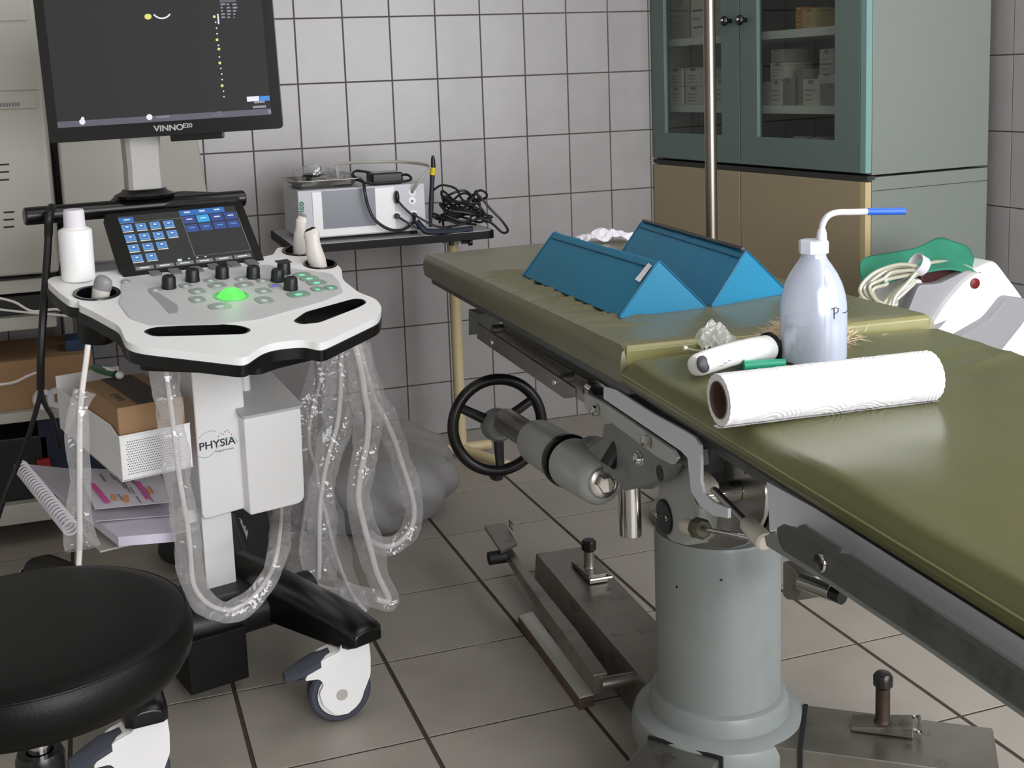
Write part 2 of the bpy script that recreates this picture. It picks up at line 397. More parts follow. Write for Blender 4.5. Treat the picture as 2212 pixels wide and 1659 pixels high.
# floor
g = Geo(); g.box(WF, XL-.1, XR+.12, YF-.1, .12, -.08, -.0014)
floor = part('floor', g, m_fgrout, kind='structure')
s = .304; th = .007; ox, oy = -.147, -.576
gx, gy = .0085, .0058
gst = Geo(); ffr = Frame((ox, oy, 0), (math.cos(th), math.sin(th), 0), (-math.sin(th), math.cos(th), 0))
for i in range(-6, 7):
    for j in range(-2, 18):
        x0 = i*s; y1 = -j*s; x1 = x0+s; y0 = y1-s
        if ox+x1 <= XL+.02 or ox+x0 >= XR-.02: continue
        hgt = s
        if oy+y0 >= -.02: continue
        if oy+y1 > -.01: y1 = -.004-oy; hgt = y1-y0
        xx0 = max(x0, XL-ox+.002); xx1 = min(x1, XR-ox-.002)
        if j > 8:
            gst.box(ffr, xx0+gx/2, xx1-gx/2, y0+gy/2, y1-gy/2, -.006, 0); continue
        key = ('fl', round(xx1-xx0, 3), round(hgt, 3))
        if key not in mesh_cache:
            gg = Geo(); gg.box(WF, -(xx1-xx0-gx)/2, (xx1-xx0-gx)/2, -(hgt-gy)/2, (hgt-gy)/2, -.006, 0); bm = gg.bm
            bmesh.ops.bevel(bm, geom=[e for e in bm.edges if all(v.co.z > -.001 for v in e.verts)], offset=.0003, segments=1, affect='EDGES')
            bmesh.ops.recalc_face_normals(bm, faces=bm.faces)
            me = bpy.data.meshes.new('floor_tile'); bm.to_mesh(me); bm.free(); me.materials.append(m_ftile); mesh_cache[key] = me
        o = bpy.data.objects.new('floor_tile', mesh_cache[key]); COL.objects.link(o); o.parent = floor
        o.location = ffr.w((xx0+xx1)/2, (y0+y1)/2, 0)-WP[floor.name]; o.rotation_euler = (0, 0, th)
part('distant_floor_tiles', gst, m_ftile, floor, kind='stuff')

# ================================================================== MEDICINE CABINET
ka = math.atan2(.114, 1.041)
KF = Frame((1.205, -.004, 0), (math.sin(ka), -math.cos(ka), 0), (math.cos(ka), math.sin(ka), 0), (0, 0, 1))   # x along the doors, y into the depth
KW, KD = 1.047, .44
def kx(x, y): return KF.l(KF.px(x, y, 1, 0))
seam = .868
cab = thing('medicine_cabinet', 'tall metal cabinet with teal glazed doors above tan lower doors, standing at the tiled wall', 'cabinet', KF.w(KW/2, KD/2, 0))
# grey carcass: upper shell open to the front
for a, b, zlo, zhi in ((0, .018, seam+.006, 1.95), (KW-.018, KW, seam+.006, 1.95)):
    g = Geo(); g.box(KF, a, b, .022, KD, zlo, zhi); part('side_panel', g, m_cabw, cab, bevel=.002)
g = Geo(); g.box(KF, 0.018, KW-.018, KD-.015, KD, seam+.006, 1.95); g.box(KF, .018, KW-.018, .022, KD-.015, 1.93, 1.95); g.box(KF, .018, KW-.018, .03, KD-.015, seam+.006, seam+.02)
part('cabinet_body', g, m_dark, cab)
g = Geo(); g.box(KF, 0, KW, .022, KD, .06, seam); part('lower_body', g, m_cabw, cab, bevel=.002)
g = Geo(); g.box(KF, .02, KW-.02, .03, KD-.01, 0, .06); part('plinth', g, m_dark, cab)
g = Geo(); g.box(KF, KW+.0002, KW+.0012, .024, KD, seam-.037, seam-.0355); part('panel_seam', g, m_dark, cab)
g = Geo(); g.box(KF, -.002, KW+.003, .004, .03, seam-.006, seam+.004); part('dark_gap', g, m_dark, cab)
xm = kx(1599, 360).x
dz0 = seam+.012
def door(x0, x1, win, hinge, name='glazed_door'):
    wx0, wx1, wz0 = win
    g = Geo()
    O = [KF.w(x0+.002, 0, dz0), KF.w(x1-.002, 0, dz0), KF.w(x1-.002, 0, 1.94), KF.w(x0+.002, 0, 1.94)]
    I = [KF.w(wx0, 0, wz0), KF.w(wx1, 0, wz0), KF.w(wx1, 0, 1.86), KF.w(wx0, 0, 1.86)]
    g.plate(O, [I], KF.ey*.02)
    d = part(name, g, m_teal, cab, bevel=.0015)
    g = Geo(); g.box(KF, wx0-.006, wx1+.006, .011, .014, wz0-.006, 1.866); part('glass_pane', g, m_glass, d)
    return d
a0 = kx(1437, 288); a1 = kx(1559, 291); b0 = kx(1636, 296); b1 = kx(1802, 303)
d1 = door(.002, xm, (a0.x, a1.x, .5*(a0.z+a1.z)), 0)
d2 = door(xm, KW-.022, (b0.x, b1.x, .5*(b0.z+b1.z)), 1)
g = Geo(); g.box(KF, KW-.022, KW, 0, .02, dz0, 1.94); part('door_edge', g, m_teall, cab, bevel=.001, label='paler teal door edge')
g = Geo(); g.box(KF, .004, xm-.004, 0, .02, .07, seam-.012); part('lower_door', g, m_tan, cab, bevel=.0015)
g = Geo(); g.box(KF, xm+.002, KW-.024, 0, .02, .07, seam-.012); part('lower_door', g, m_tan, cab, bevel=.0015)
g = Geo(); g.box(KF, KW-.022, KW, 0, .02, .07, seam-.012); part('lower_door_edge', g, m_tanl, cab, bevel=.001, label='pale tan door edge')
for (px, py), d in (((1578, 45), d1), ((1612, 43), d2)):
    q = kx(px, py); P = KF.w(q.x, 0, q.z); g = Geo()
    g.lathe(P, -KF.ey, [(.007, 0), (.006, .014), (.014, .018), (.016, .024), (.012, .031), (.001, .033)], 20)
    part('knob', g, m_blackg, d)
    g = Geo(); g.lathe(P+KF.ez*.002-KF.ey*.0325, -KF.ey, [(.005, 0), (.004, .002)], 12); part('knob_cap', g, m_chrome, d)
q = kx(1597, 45); g = Geo(); g.lathe(KF.w(q.x-.002, 0, q.z), -KF.ey, [(.008, 0), (.008, .004), (.004, .006)], 16); part('keyhole', g, pbr('brass', (170, 150, 100), .3, 1), d2)
# shelves (front faces at depth .05)
SY = .05
def ksh(x, y, d=SY): return KF.l(hit(KF.o+KF.ey*d, KF.ey, x, y))
def shz(x, y): return ksh(x, y).z
shelf_tops = [shz(1500, 81), shz(1500, 227), ]
thick = max(shz(1500, 81)-shz(1500, 100), .01)
for zt in (shelf_tops[1], shelf_tops[0], shelf_tops[0]+(shelf_tops[0]-shelf_tops[1])):
    g = Geo(); g.box(KF, .02, KW-.02, SY, KD-.02, zt-.024, zt); part('shelf', g, m_white, cab, bevel=.001)
# boxes on the shelves
m_box = pbr('white_carton', (228, 224, 218), .7, var=.06, vscale=30, rand=.08)
m_box2 = pbr('grey_carton', (168, 160, 156), .7, var=.08, vscale=30, rand=.1)
def carton(x, z, wd, h, dep, lab, mat, grp, y=None, cat='box', printc=None, name='medicine_carton'):
    y = SY+.015 if y is None else y
    e = thing(name, lab, cat, KF.w(x+wd/2, y+dep/2, z), grp)
    g = Geo(); g.box(KF, x, x+wd, y, y+dep, z, z+h); part('carton_body', g, mat, e, bevel=.001, seg=1)
    g = Geo(); n = 5
    g.box(KF, x+wd*.35, x+wd*.65, y-.0008, y+.0002, z+h*.82, z+h*.97)
    for k in range(3): g.box(KF, x+wd*.15, x+wd*random.uniform(.5, .85), y-.0006, y+.0002, z+h*(.2+.18*k), z+h*(.24+.18*k))
    part('printing', g, printc or m_grayink, e, flat=True)
    return e
t1, t0 = shelf_tops[1], shelf_tops[0]
def lx(px, py=200): return ksh(px, py, SY+.015).x
wL = lx(1484)-lx(1447)
hh = (shz(1500, 187)-shz(1500, 227))
i = 0
for row in range(2):
    for k, (pa, pb) in enumerate(((1447, 1473), (1481, 1515))):
        xa, xb = lx(pa), lx(pb)
        carton(xa, t1+row*(hh+.001), xb-xa, hh, .10, 'white medicine carton, %s of the %s stack on the lower shelf, left glazed door' % (('bottom', 'top')[row], ('left-hand', 'right-hand')[k]), m_box, 'cartons behind the left glazed door')
xa = lx(1546); carton(xa, t1, .045, hh*1.4, .1, 'white carton on the lower shelf at the right edge of the left glazed door', m_box, 'cartons behind the left glazed door')
for k, (pa, pb, h, lab) in enumerate(((1452, 1490, .13, 'grey pinkish carton standing on the upper shelf, left glazed door'), (1494, 1528, .15, 'white carton with a dark dot on the upper shelf, left glazed door'))):
    xa, xb = lx(pa), lx(pb); carton(xa, t0, xb-xa, h, .1, lab, (m_box2, m_box)[k], 'cartons behind the left glazed door')
R = [(1640, 1662, .07, m_box2, 'dull grey carton at far left of the lower shelf, right glazed door'), (1664, 1690, .075, m_box, 'white carton second from left on the lower shelf, right glazed door'),
     (1692, 1712, .08, m_box2, 'greyish carton left of the centre on the lower shelf, right glazed door'), (1734, 1770, .075, m_box, 'bright white carton with torn corner, lower shelf, right glazed door'),
     (1773, 1812, .06, m_box2, 'grey flat carton at far right of the lower shelf, right glazed door')]
xs = []
for pa, pb, h, mt, lab in R:
    xa, xb = lx(pa), lx(pb); carton(xa, t1, xb-xa-.001, h, .11, lab, mt, 'cartons behind the right glazed door'); xs.append((xa, xb, h))
carton(xs[1][0], t1+.076, xs[1][1]-xs[1][0]+.012, .05, .1, 'white carton on top of the second stack, right glazed door', m_box, 'cartons behind the right glazed door')
carton(xs[1][0]+.004, t1+.127, .05, .038, .1, 'small white carton topmost of the tall stack, right glazed door', m_box2, 'cartons behind the right glazed door')
carton(xs[4][0]-.012, t1+.061, .07, .026, .1, 'small white carton with dark oval mark, right side, right glazed door', m_box, 'cartons behind the right glazed door')
carton(xs[4][0]-.006, t1+.088, .06, .07, .1, 'pale pink carton standing high at the right edge, right glazed door', pbr('pink_carton', (206, 190, 186), .7), 'cartons behind the right glazed door')
carton(xs[3][0]-.03, t1, .03, .105, .09, 'narrow grey carton behind the bright white one, right glazed door', m_box2, 'cartons behind the right glazed door', y=SY+.02)
xa, xb = lx(1718, 40), lx(1776, 40)
carton(xa, t0, .03, .062, .1, 'amber orange carton on the upper shelf, right glazed door', m_orange, None, printc=m_yel)
carton(xa+.031, t0, .06, .055, .1, 'pale yellow and orange carton beside the amber one, right glazed door', pbr('pale_yellow', (206, 180, 130), .7), None, printc=m_orange)
# jars at the cabinet floor
for k, pa in enumerate((1690, 1732)):
    xa = lx(pa, 270); zb = seam+.02
    e = thing('white_canister', ('left', 'right')[k]+' dim white canister at the bottom of the cabinet behind the right glazed door', 'canister', KF.w(xa+.03, .12, zb), 'canisters at the cabinet bottom')
    g = Geo(); g.lathe(KF.w(xa+.03, .12, zb), (0, 0, 1), [(.028, 0), (.03, .004), (.03, .055), (.027, .06)], 20); part('canister_body', g, m_box2, e)
    g = Geo(); g.lathe(KF.w(xa+.03, .12, zb+.0602), (0, 0, 1), [(.031, 0), (.031, .012), (.028, .014)], 20); part('canister_lid', g, m_box, e)

# ================================================================== INFUSION POLE
P = aty(1535, 300, -1.05); pole = thing('infusion_pole', 'brushed steel upright pole standing behind the examination table before the cabinet', 'pole', (P.x, P.y, 0))
g = Geo(); g.cyl((P.x, P.y, .06), (P.x, P.y, 1.75), .0150); part('pole_tube', g, pbr('pole_steel', (142, 134, 124), .32, metal=1, var=.1, vscale=8), pole)
g = Geo(); g.lathe((P.x, P.y, .0), (0, 0, 1), [(.17, .0), (.17, .025), (.15, .035), (.05, .05), (.03, .09), (.02, .1)], 40); part('pole_foot', g, m_dsteel, pole)

# ================================================================== LEFT SHELVING RACK + APPLIANCES
SYF = -.50
rack = thing('shelf_rack', 'white metal shelving rack with four shelves against the tiled wall at far left', 'rack', (-1.16, -.28, 0))
def yz(x, y, d=SYF): p = aty(x, y, d); return p
sx1 = yz(163, 690).x
shz_ = []
for k, (yt, yb, xr) in enumerate(((603, 632, yz(98, 615).x), (683, 712, yz(160, 690).x), (889, 911, yz(235, 900).x), (1087, 1130, yz(170, 1110).x))):
    zt = yz(60, yt).z; zb = yz(60, yb).z; shz_.append((zt, xr))
    g = Geo(); g.box(WF, -1.62, min(xr, -.745), SYF, -.06, zb, zt); part('shelf', g, m_offw, rack, bevel=.003)
for x, y in ((-1.6, SYF+.02), (sx1-.03, -.09), (-1.6, -.09)):
    g = Geo(); g.box(WF, x-.012, x+.012, y-.012, y+.012, 0, .74); part('rack_post', g, m_offw, rack, bevel=.002)
# sterilizer
zb = yz(60, 594, -.52).z; xr = yz(119, 500, -.52).x; xl = -1.45; yf = -.52
ster = thing('sterilizer', 'large off-white appliance with louvre slots standing on top of the shelf rack', 'sterilizer', ((xl+xr)/2, -.3, zb))
g = Geo(); g.box(WF, xl, xr, yf, -.07, zb, 1.75); part('sterilizer_housing', g, m_offw, ster, bevel=.008, seg=3)
def fp(x, y): return aty(x, y, yf)
def fbox(g, a, b, t=.002, inset=0):
    A = fp(*a); B = fp(*b); g.box(WF, min(A.x, B.x), max(A.x, B.x), yf-t, yf+.001, min(A.z, B.z), max(A.z, B.z))
g = Geo()
for y in (357, 373, 390): A = fp(-18, y); B = fp(20, y); g.box(WF, A.x, B.x, yf-.0006, yf+.001, A.z-.0022, A.z+.0022)
for y in (459, 475, 491): A = fp(8, y); B = fp(31, y); g.box(WF, A.x, B.x, yf-.0006, yf+.001, A.z-.0022, A.z+.0022)
part('louvre_slots', g, m_blackg, ster)
A = fp(60, 47); g = Geo(); B = fp(-40, 200); g.box(WF, B.x, A.x, yf-.004, yf+.001, A.z+.003, 1.7); part('upper_door', g, m_offw, ster, bevel=.0015)
A = fp(64, 49); B = fp(-40, 198); g = Geo(); g.box(WF, B.x, A.x+.008, yf-.004, yf+.001, B.z, A.z); part('middle_door', g, m_offw, ster, bevel=.0015)
A = fp(76, 203); B = fp(-40, 238); g = Geo(); g.box(WF, B.x, A.x, yf-.004, yf+.001, B.z, A.z); part('label_plate', g, m_offw, ster, bevel=.0015)
g = Geo(); A = fp(0, 228); B = fp(46, 232)
for k in range(7): g.box(WF, A.x+(B.x-A.x)*k/7, A.x+(B.x-A.x)*(k/7+.1), yf-.0045, yf-.0035, A.z-.004, A.z+.006)
part('faint_lettering', g, m_gray, ster)
for x in (-1.3, xr-.06):
    g = Geo(); g.cyl((x, -.45, shz_[0][0]), (x, -.45, zb), .014); part('foot', g, m_rubber, ster)
# second appliance behind the monitor arm
yb = -.36
zi = aty(150, 574, yb).z; A = aty(146, 560, yb); xB = aty(352, 500, yb).x; top = 1.10
xC = aty(462, 430, yb+.16).x
inst = thing('white_appliance', 'tall plain white appliance with a slanting right side, behind the monitor arm', 'appliance', (-.55, -.2, zi))
g = Geo(); zt2 = aty(400, 318, yb+.05).z
pts = [(A.x, yb), (xB, yb), (xC, yb+.16), (xC+.0, -.03), (A.x, -.03)]
bot = [V3((x, y, zi)) for x, y in pts]; topp = [V3((x-(.035 if i in (2, 3) else .008*i if i < 2 else 0), y+.01, top-(0.05 if i in (2, 3) else 0))) for i, (x, y) in enumerate(pts)]
g.rings([bot, topp]); part('appliance_shell', g, m_offw, inst, bevel=.01, seg=3)
g = Geo(); g.box(WF, A.x+.005, xC-.02, yb+.012, -.05, zi-.022, zi); part('appliance_base', g, m_gray, inst)
# stand under that appliance
stand = thing('appliance_stand', 'plain grey stand carrying the white appliance behind the ultrasound cart', 'stand', (-.55, -.2, 0))
g = Geo(); g.box(WF, A.x, xC-.02, yb+.0, -.04, zi-.045, zi-.022); part('stand_top', g, m_offw, stand, bevel=.002)
for x in (A.x+.02, xC-.05):
    g = Geo(); g.box(WF, x-.012, x+.012, yb+.05, yb+.074, 0, zi-.045); part('stand_leg', g, m_offw, stand)
    g = Geo(); g.box(WF, x-.012, x+.012, -.09, -.066, 0, zi-.045); part('stand_leg', g, m_offw, stand)
g = Geo(); P1 = aty(119, 318, -.30); P2 = aty(144, 380, -.30); g.box(WF, P1.x, P2.x, -.30, -.26, P2.z, P1.z+.1)
inst2 = part('dark_block', g, m_dark, inst, bevel=.002)  # plain dark block in the gap between sterilizer and white appliance
# things on the rack
def shelf_thing(name, label, cat, px, py, wd, dep, h, mat, k, bev=.003, yb_=None):
    x = aty(px, py, SYF+.02).x; z = shz_[k][0]; y0 = SYF+.03 if yb_ is None else yb_
    g = Geo(); g.box(WF, x, x+wd, y0, y0+dep, z, z+h)
    o = part(name, g, mat, None, bevel=bev); tag(o, label, cat); return o
shelf_thing('brown_carton', 'large brown cardboard carton on the third rack shelf behind the black cord', 'box', -30, 885, .27, .3, .13, m_card, 2, .002)
shelf_thing('blue_bin', 'dark navy storage bin on the lower rack shelf beneath the power cord', 'bin', 88, 1010, .22, .26, .22, m_navy, 3, .006)
shelf_thing('black_case', 'black equipment case at far left of the lower rack shelf', 'case', -60, 1010, .19, .28, .17, m_black, 3, .006)
o = shelf_thing('red_pouch', 'small red pouch standing at the front of the lower rack shelf', 'pouch', 80, 1005, .034, .02, .11, m_bred, 3, .003, SYF+.005)
shelf_thing('blue_carton', 'dull blue carton standing on the third rack shelf behind the left probe cup', 'box', 148, 850, .07, .1, .16, pbr('dull_blue', (44, 66, 96), .6), 2, .002, -.42)
shelf_thing('dark_recorder', 'flat dark device lying on the second rack shelf under loose white cables', 'device', -40, 680, .25, .25, .05, m_dark, 1, .004)
for k, (a, b, rr, lab) in enumerate((((0, 655), (150, 700), .0035, 'thin white cable looping across the second rack shelf, upper one'), ((0, 668), (150, 672), .003, 'thin white cable lying flat on the second rack shelf, lower one'))):
    p = [aty(x, y, SYF-.006-.004*k) for x, y in ((-20, 640+k*26), (30, 652+k*20), (70, 672+k*4), (120, 668+k*12), (158, 676+k*8))]
    g = Geo(); g.tube(smooth_path(p), rr, 6); o = part('white_cable', g, m_cable, None); tag(o, lab, 'cable')
p = [aty(x, y, -.47) for x, y in ((-10, 832), (30, 826), (60, 812), (82, 804))]
g = Geo(); g.tube(smooth_path(p), .004, 6); o = part('white_cable', g, m_cable, None); tag(o, 'short white cable crossing the front of the brown carton', 'cable')
# pair of white tape rolls hanging at the third shelf
for k, (px, py) in enumerate(((92, 862), (122, 858))):
    c = aty(px, py, SYF-.03); g = Geo(); g.lathe(c, (.25, -1, .1), [(.013, 0), (.013, .02), (.026, .02), (.026, 0), (.013, 0)], 24, caps=False)
    o = part('tape_roll', g, m_paper, None); tag(o, ('white tape roll at the rack shelf edge, the left one', 'white tape roll at the rack shelf edge beside the cardboard tray, the right one')[k], 'tape roll', 'tape rolls at the rack')

# ================================================================== ULTRASOUND CART
th15 = rad(15)
CF = Frame((-.337, -1.711, 0), (math.cos(th15), math.sin(th15), 0), (-math.sin(th15), math.cos(th15), 0), (0, 0, 1))
SL = .17
kk = (CF.ey+V3((0, 0, SL))).normalized(); DN = CF.ex.cross(kk).normalized()
DF = Frame(CF.w(0, 0, .73), CF.ex, kk, DN)          # deck frame: z = height over the console top
def dk(x, y, h=0): return DF.px(x, y, 2, h)
cart = thing('ultrasound_machine', 'white and black ultrasound cart with big monitor, touch panel and green trackball, on casters', 'medical machine', CF.w(.02, .4, 0))
# ---- console
out_px = [(100, 606), (112, 598), (240, 586), (300, 583), (560, 556), (590, 550), (600, 534), (636, 535), (728, 570), (738, 582), (740, 604), (775, 632), (812, 645), (826, 664), (818, 684),
          (705, 738), (690, 742), (655, 733), (575, 742), (532, 772), (515, 773), (300, 748), (272, 738), (258, 704), (196, 670), (170, 658), (172, 650), (150, 648), (128, 632)]
out_r = [.02, .01, .02, .0, .0, .01, .012, .012, .02, .012, .02, .02, .02, .02, .02, .015, .015, .03, .03, .015, .015, .03, .02, .02, .01, .006, .006, .01, .015]
deck_out = fillet([dk(*p) for p in out_px], out_r)
slotL = fillet([dk(*p) for p in ((307, 716), (330, 707), (470, 700), (520, 703), (545, 712), (530, 722), (330, 727))], .012)
slotR = fillet([dk(*p) for p in ((632, 694), (660, 674), (765, 645), (785, 646), (793, 654), (775, 664), (690, 697), (650, 701))], .010)
def ellipse_hole(px, py, rx_px, k=28):
    c = dk(px, py); r = (dk(px+rx_px, py)-c).length
    return c, r, [c+DF.ex*math.cos(2*math.pi*i/k)*r+DF.ey*math.sin(2*math.pi*i/k)*r for i in range(k)]
cups = [ellipse_hole(209, 634, 46), ellipse_hole(692, 571, 33), ellipse_hole(646, 543, 33)]
holes = [slotL, slotR]+[c[2] for c in cups]
g = Geo(); g.plate(deck_out, holes, -DN*.014)
deck = part('console_deck', g, m_white, cart, bevel=.0035, seg=3)
ctr_d = sum(deck_out, V3())/len(deck_out)
def grow(L, f): c = sum(L, V3())/len(L); return [c+(p-c)*f for p in L]
g = Geo(); g.plate([p-DN*.0145 for p in grow(deck_out, 1.006)], [[p-DN*.0145 for p in h] for h in holes], -DN*.020)
tray = part('console_underside', g, m_blackg, cart, bevel=.004, seg=3)
g = Geo(); g.plate([p-DN*.035 for p in fillet([dk(*q) for q in ((300, 725), (560, 735), (600, 722), (700, 700), (680, 600), (560, 575), (330, 590), (300, 640))], .01)], [], -DN*.03)
part('console_belly', g, m_blackg, cart, bevel=.006)
# slot liners
for L in (slotL, slotR):
    g = Geo(); L2 = [p-DN*.033 for p in grow(L, .97)]; g.plate([p-DN*.033 for p in grow(L, 1.02)], [L2] , -DN*.006)
    part('handle_slot_liner', g, m_blackg, cart)
    g = Geo(); L3 = grow(L, .955); g.plate([p+DN*.0002 for p in grow(L, 1.003)], [[p+DN*.0002 for p in L3]], -DN*.034); part('handle_slot_rim', g, m_blackg, cart)
# inner grey key panel
pad_px = [(262, 604), (300, 596), (570, 573), (716, 592), (732, 610), (742, 634), (700, 652), (560, 692), (470, 702), (330, 705), (280, 688), (256, 655), (262, 640)]
pad = fillet([dk(*p, .0004) for p in pad_px], .012)
g = Geo(); g.plate(pad, [], DN*.0016); padp = part('key_panel', g, m_pad, deck, bevel=.0008)
# keys
def oval(px, py, wpx, hpx, h0, h1, ang=0, n=18, squ=3.0):
    c = dk(px, py, h0); sx = (dk(px+wpx/2, py, h0)-c).length; up = dk(px, py-hpx/2, h0)-c
    sy = up.dot(DF.ey); P = []
    for i in range(n):
        t = 2*math.pi*i/n; cx, cy = math.cos(t), math.sin(t)
        x = abs(cx)**(2/squ)*math.copysign(1, cx)*sx; y = abs(cy)**(2/squ)*math.copysign(1, cy)*sy
        x, y = x*math.cos(ang)-y*math.sin(ang), x*math.sin(ang)+y*math.cos(ang)
        P.append(c+DF.ex*x+DF.ey*y)
    return P
m_kglow = emit('key_light_white', (205, 222, 212), .75); m_kgreen = emit('key_light_green', (130, 245, 190), .9); m_kblue = emit('key_light_blue', (110, 110, 240), .9)
m_keyg = pbr('green_tinted_key', (132, 160, 146), .4)
keys = [(272, 609, 20, 8, 'w'), (336, 627, 28, 10, 'w'), (402, 618, 28, 10, 'w'), (427, 630, 34, 14, 'w'), (455, 606, 28, 9, 'w'), (470, 617, 40, 12, 'w'), (521, 603, 26, 9, 'w'),
        (528, 616, 40, 12, 'w'), (568, 607, 28, 9, 'w'), (570, 629, 34, 13, 'w'), (594, 618, 26, 10, 'b'), (427, 648, 34, 15, 'w'), (475, 662, 50, 14, 'w'), (571, 649, 38, 16, 'w'),
        (652, 594, 40, 10, 'g'), (668, 602, 42, 11, 'g'), (684, 611, 42, 12, 'g'), (645, 636, 50, 14, 'g'), (686, 625, 28, 11, 'g'), (715, 622, 28, 11, 'g')]
for x, y, a, b, c in keys:
    g = Geo(); g.plate(oval(x, y, a, b, .0021, 0), [], DN*.0018)
    k = part('key', g, m_keyg if c == 'g' else m_key, deck, bevel=.0005, seg=1)
    g = Geo(); g.plate(oval(x, y, a*(.38 if c != 'b' else .5), b*(.36 if c != 'b' else .5), .00395, 0, n=10, squ=2), [], DN*.0002)
    part('key_light', g, {'w': m_kglow, 'g': m_kgreen, 'b': m_kblue}[c], deck, flat=True)
# soft keys below the touch panel
for x, y in ((335, 591), (378, 587), (425, 583), (463, 577), (505, 572), (544, 568)):
    g = Geo(); g.plate(oval(x, y, 24, 12, .0021, 0, squ=6), [], DN*.003); part('soft_key', g, m_gray, deck, bevel=.001)
# slider mark
P = [dk(*p, .0022) for p in ((320, 630), (345, 634), (384, 660), (384, 676), (366, 678), (346, 655))]
g = Geo(); g.plate(fillet(P, .004), [], DN*.0006); part('slider_strip', g, pbr('slider_grey', (160, 158, 160), .5), deck, flat=True)
# knobs
for x, y, cap in ((365, 622, 0), (416, 607, 0), (480, 600, 0), (547, 600, 0), (613, 591, 1), (600, 607, 0), (628, 625, 0)):
    c = dk(x, y, .0018); r = .0135; g = Geo()
    g.lathe(c, DN, [(r*1.06, 0), (r*1.05, .004), (r, .006), (r*.96, .021), (r*.8, .0245), (r*.45, .023), (.001, .0225)], 28)
    kn = part('knob', g, m_black, deck)
    if cap:
        g = Geo(); g.box(Frame(c+DN*.0246, DF.ex, DF.ey, DN), -.015, .013, -.010, .012, 0, .0016); part('knob_tab', g, m_black, deck)
# trackball
c = dk(500, 640, .0018); r = .029
g = Geo(); g.lathe(c, DN, [(.033, 0), (.033, .0015), (.0285, .0015)], 36, caps=False); part('trackball_ring', g, pbr('lit_ring', (120, 205, 130), .4), deck)
g = Geo(); g.ball(c-DN*.012, r, DF, seg=28, h0=.2); part('trackball', g, emit('trackball_glow', (108, 246, 104), 1.0), deck, label='glowing green trackball')
l = bpy.data.lights.new('trackball_glow_light', 'POINT'); l.energy = .04; l.color = (.25, 1, .3); l.shadow_soft_size = .02
lo = bpy.data.objects.new('trackball_glow_light', l); COL.objects.link(lo); lo.location = c+DN*.035
# probe cups
for i, (c, r, loop) in enumerate(cups):
    g = Geo(); g.lathe(c, DN, [(r*.99, .003), (r*1.1, .003), (r*1.12, .0), (r*1.05, -.002), (r*.97, -.08), (r*.88, -.092), (r*.8, -.092), (r*.92, -.075), (r*.93, .002)], 36, caps=False)
    part('probe_cup', g, m_blackg, cart)
# ---- touch panel
kA = CF.ey*math.cos(rad(48))+V3((0, 0, math.sin(rad(48)))); BLp = dk(269, 599); TN = CF.ex.cross(kA)
TP = Frame(BLp, CF.ex, kA, TN)
def tp(x, y, h=.0): return TP.px(x, y, 2, h)
tw = TP.l(tp(571, 562)).x; thh = .158
g = Geo(); O = [TP.w(-.001, -.004), TP.w(tw, -.004), TP.w(tw+.0, thh), TP.w(.0, thh)]
g.plate(fillet(O, .008), [], -TN*.022); m_matte = pbr('matte_black', (12, 12, 12), .5, spec=.25); tpan = part('touch_panel', g, m_matte, cart, bevel=.003)
s0 = TP.l(tp(298, 587)); s1 = TP.l(tp(498, 443)); SX0, SY0, SX1, SY1 = .024, .010, tw-.020, thh-.010
g = Geo(); g.box(TP, SX0, SX1, SY0, SY1, .0, .0008); tscr = part('touch_screen', g, emit('touch_screen_glow', (46, 47, 45), .7, False), tpan, flat=True)
class FMat: pass
blue_t = [emit('screen_blue_mid', (42, 112, 190), .9), emit('screen_blue_light', (92, 150, 214), .9), emit('screen_blue_bright', (40, 160, 226), 1), emit('screen_blue_dark', (40, 74, 150), .85), emit('screen_white', (214, 222, 228), 1), emit('screen_grey', (120, 124, 120), .8)]
g = Geo(); W_, H_ = SX1-SX0, SY1-SY0
def scr(u0, v0, u1, v1, mi, lift=.0009):
    g.mi = mi; g.box(TP, SX0+u0*W_, SX0+u1*W_, SY1-v1*H_, SY1-v0*H_, lift, lift+.0003)
scr(.0, .03, .12, .13, 0); scr(.04, .065, .09, .085, 4, .0013)
scr(.0, .132, .51, .138, 5); scr(.51, .0, .90, .10, 0)
for u in (.55, .68, .81): scr(u, .03, u+.05, .055, 4, .0013)
for r_ in range(2):
    for c_ in range(4):
        bright = (r_ == 0 and c_ == 1); u0 = .52+.12*c_; v0 = .115+.16*r_
        scr(u0, v0, u0+.105, v0+.135, 2 if bright else 3); scr(u0+.03, v0+.05, u0+.08, v0+.07, 4 if r_ == 0 else 1, .0013)
rows_ = (4, 4, 3, 2)
for r_, n_ in enumerate(rows_):
    for c_ in range(n_):
        u0 = .005+.115*c_; v0 = .16+.185*r_
        scr(u0, v0, u0+.085, v0+.115, 1); scr(u0+.02, v0+.02, u0+.065, v0+.085, 0, .0013); scr(u0+.03, v0+.035, u0+.055, v0+.06, 4, .0017); scr(u0, v0+.125, u0+.085, v0+.14, 4)
scr(.51, .11, .515, .86, 5); scr(.995, .11, 1, .86, 5); scr(.51, .855, 1, .86, 5)
for k in range(6): scr(.01+.165*k, .925, .155+.165*k, .985, 5); scr(.04+.165*k, .945, .12+.165*k, .962, 4, .0013)
for k, u0 in enumerate((.36, .45, .52, .59)): scr(u0, .875, u0+(.035 if k == 0 else .014), .875+(.04 if k == 0 else .02), 4)
part('touch_screen_graphics', g, blue_t, tpan, flat=True)
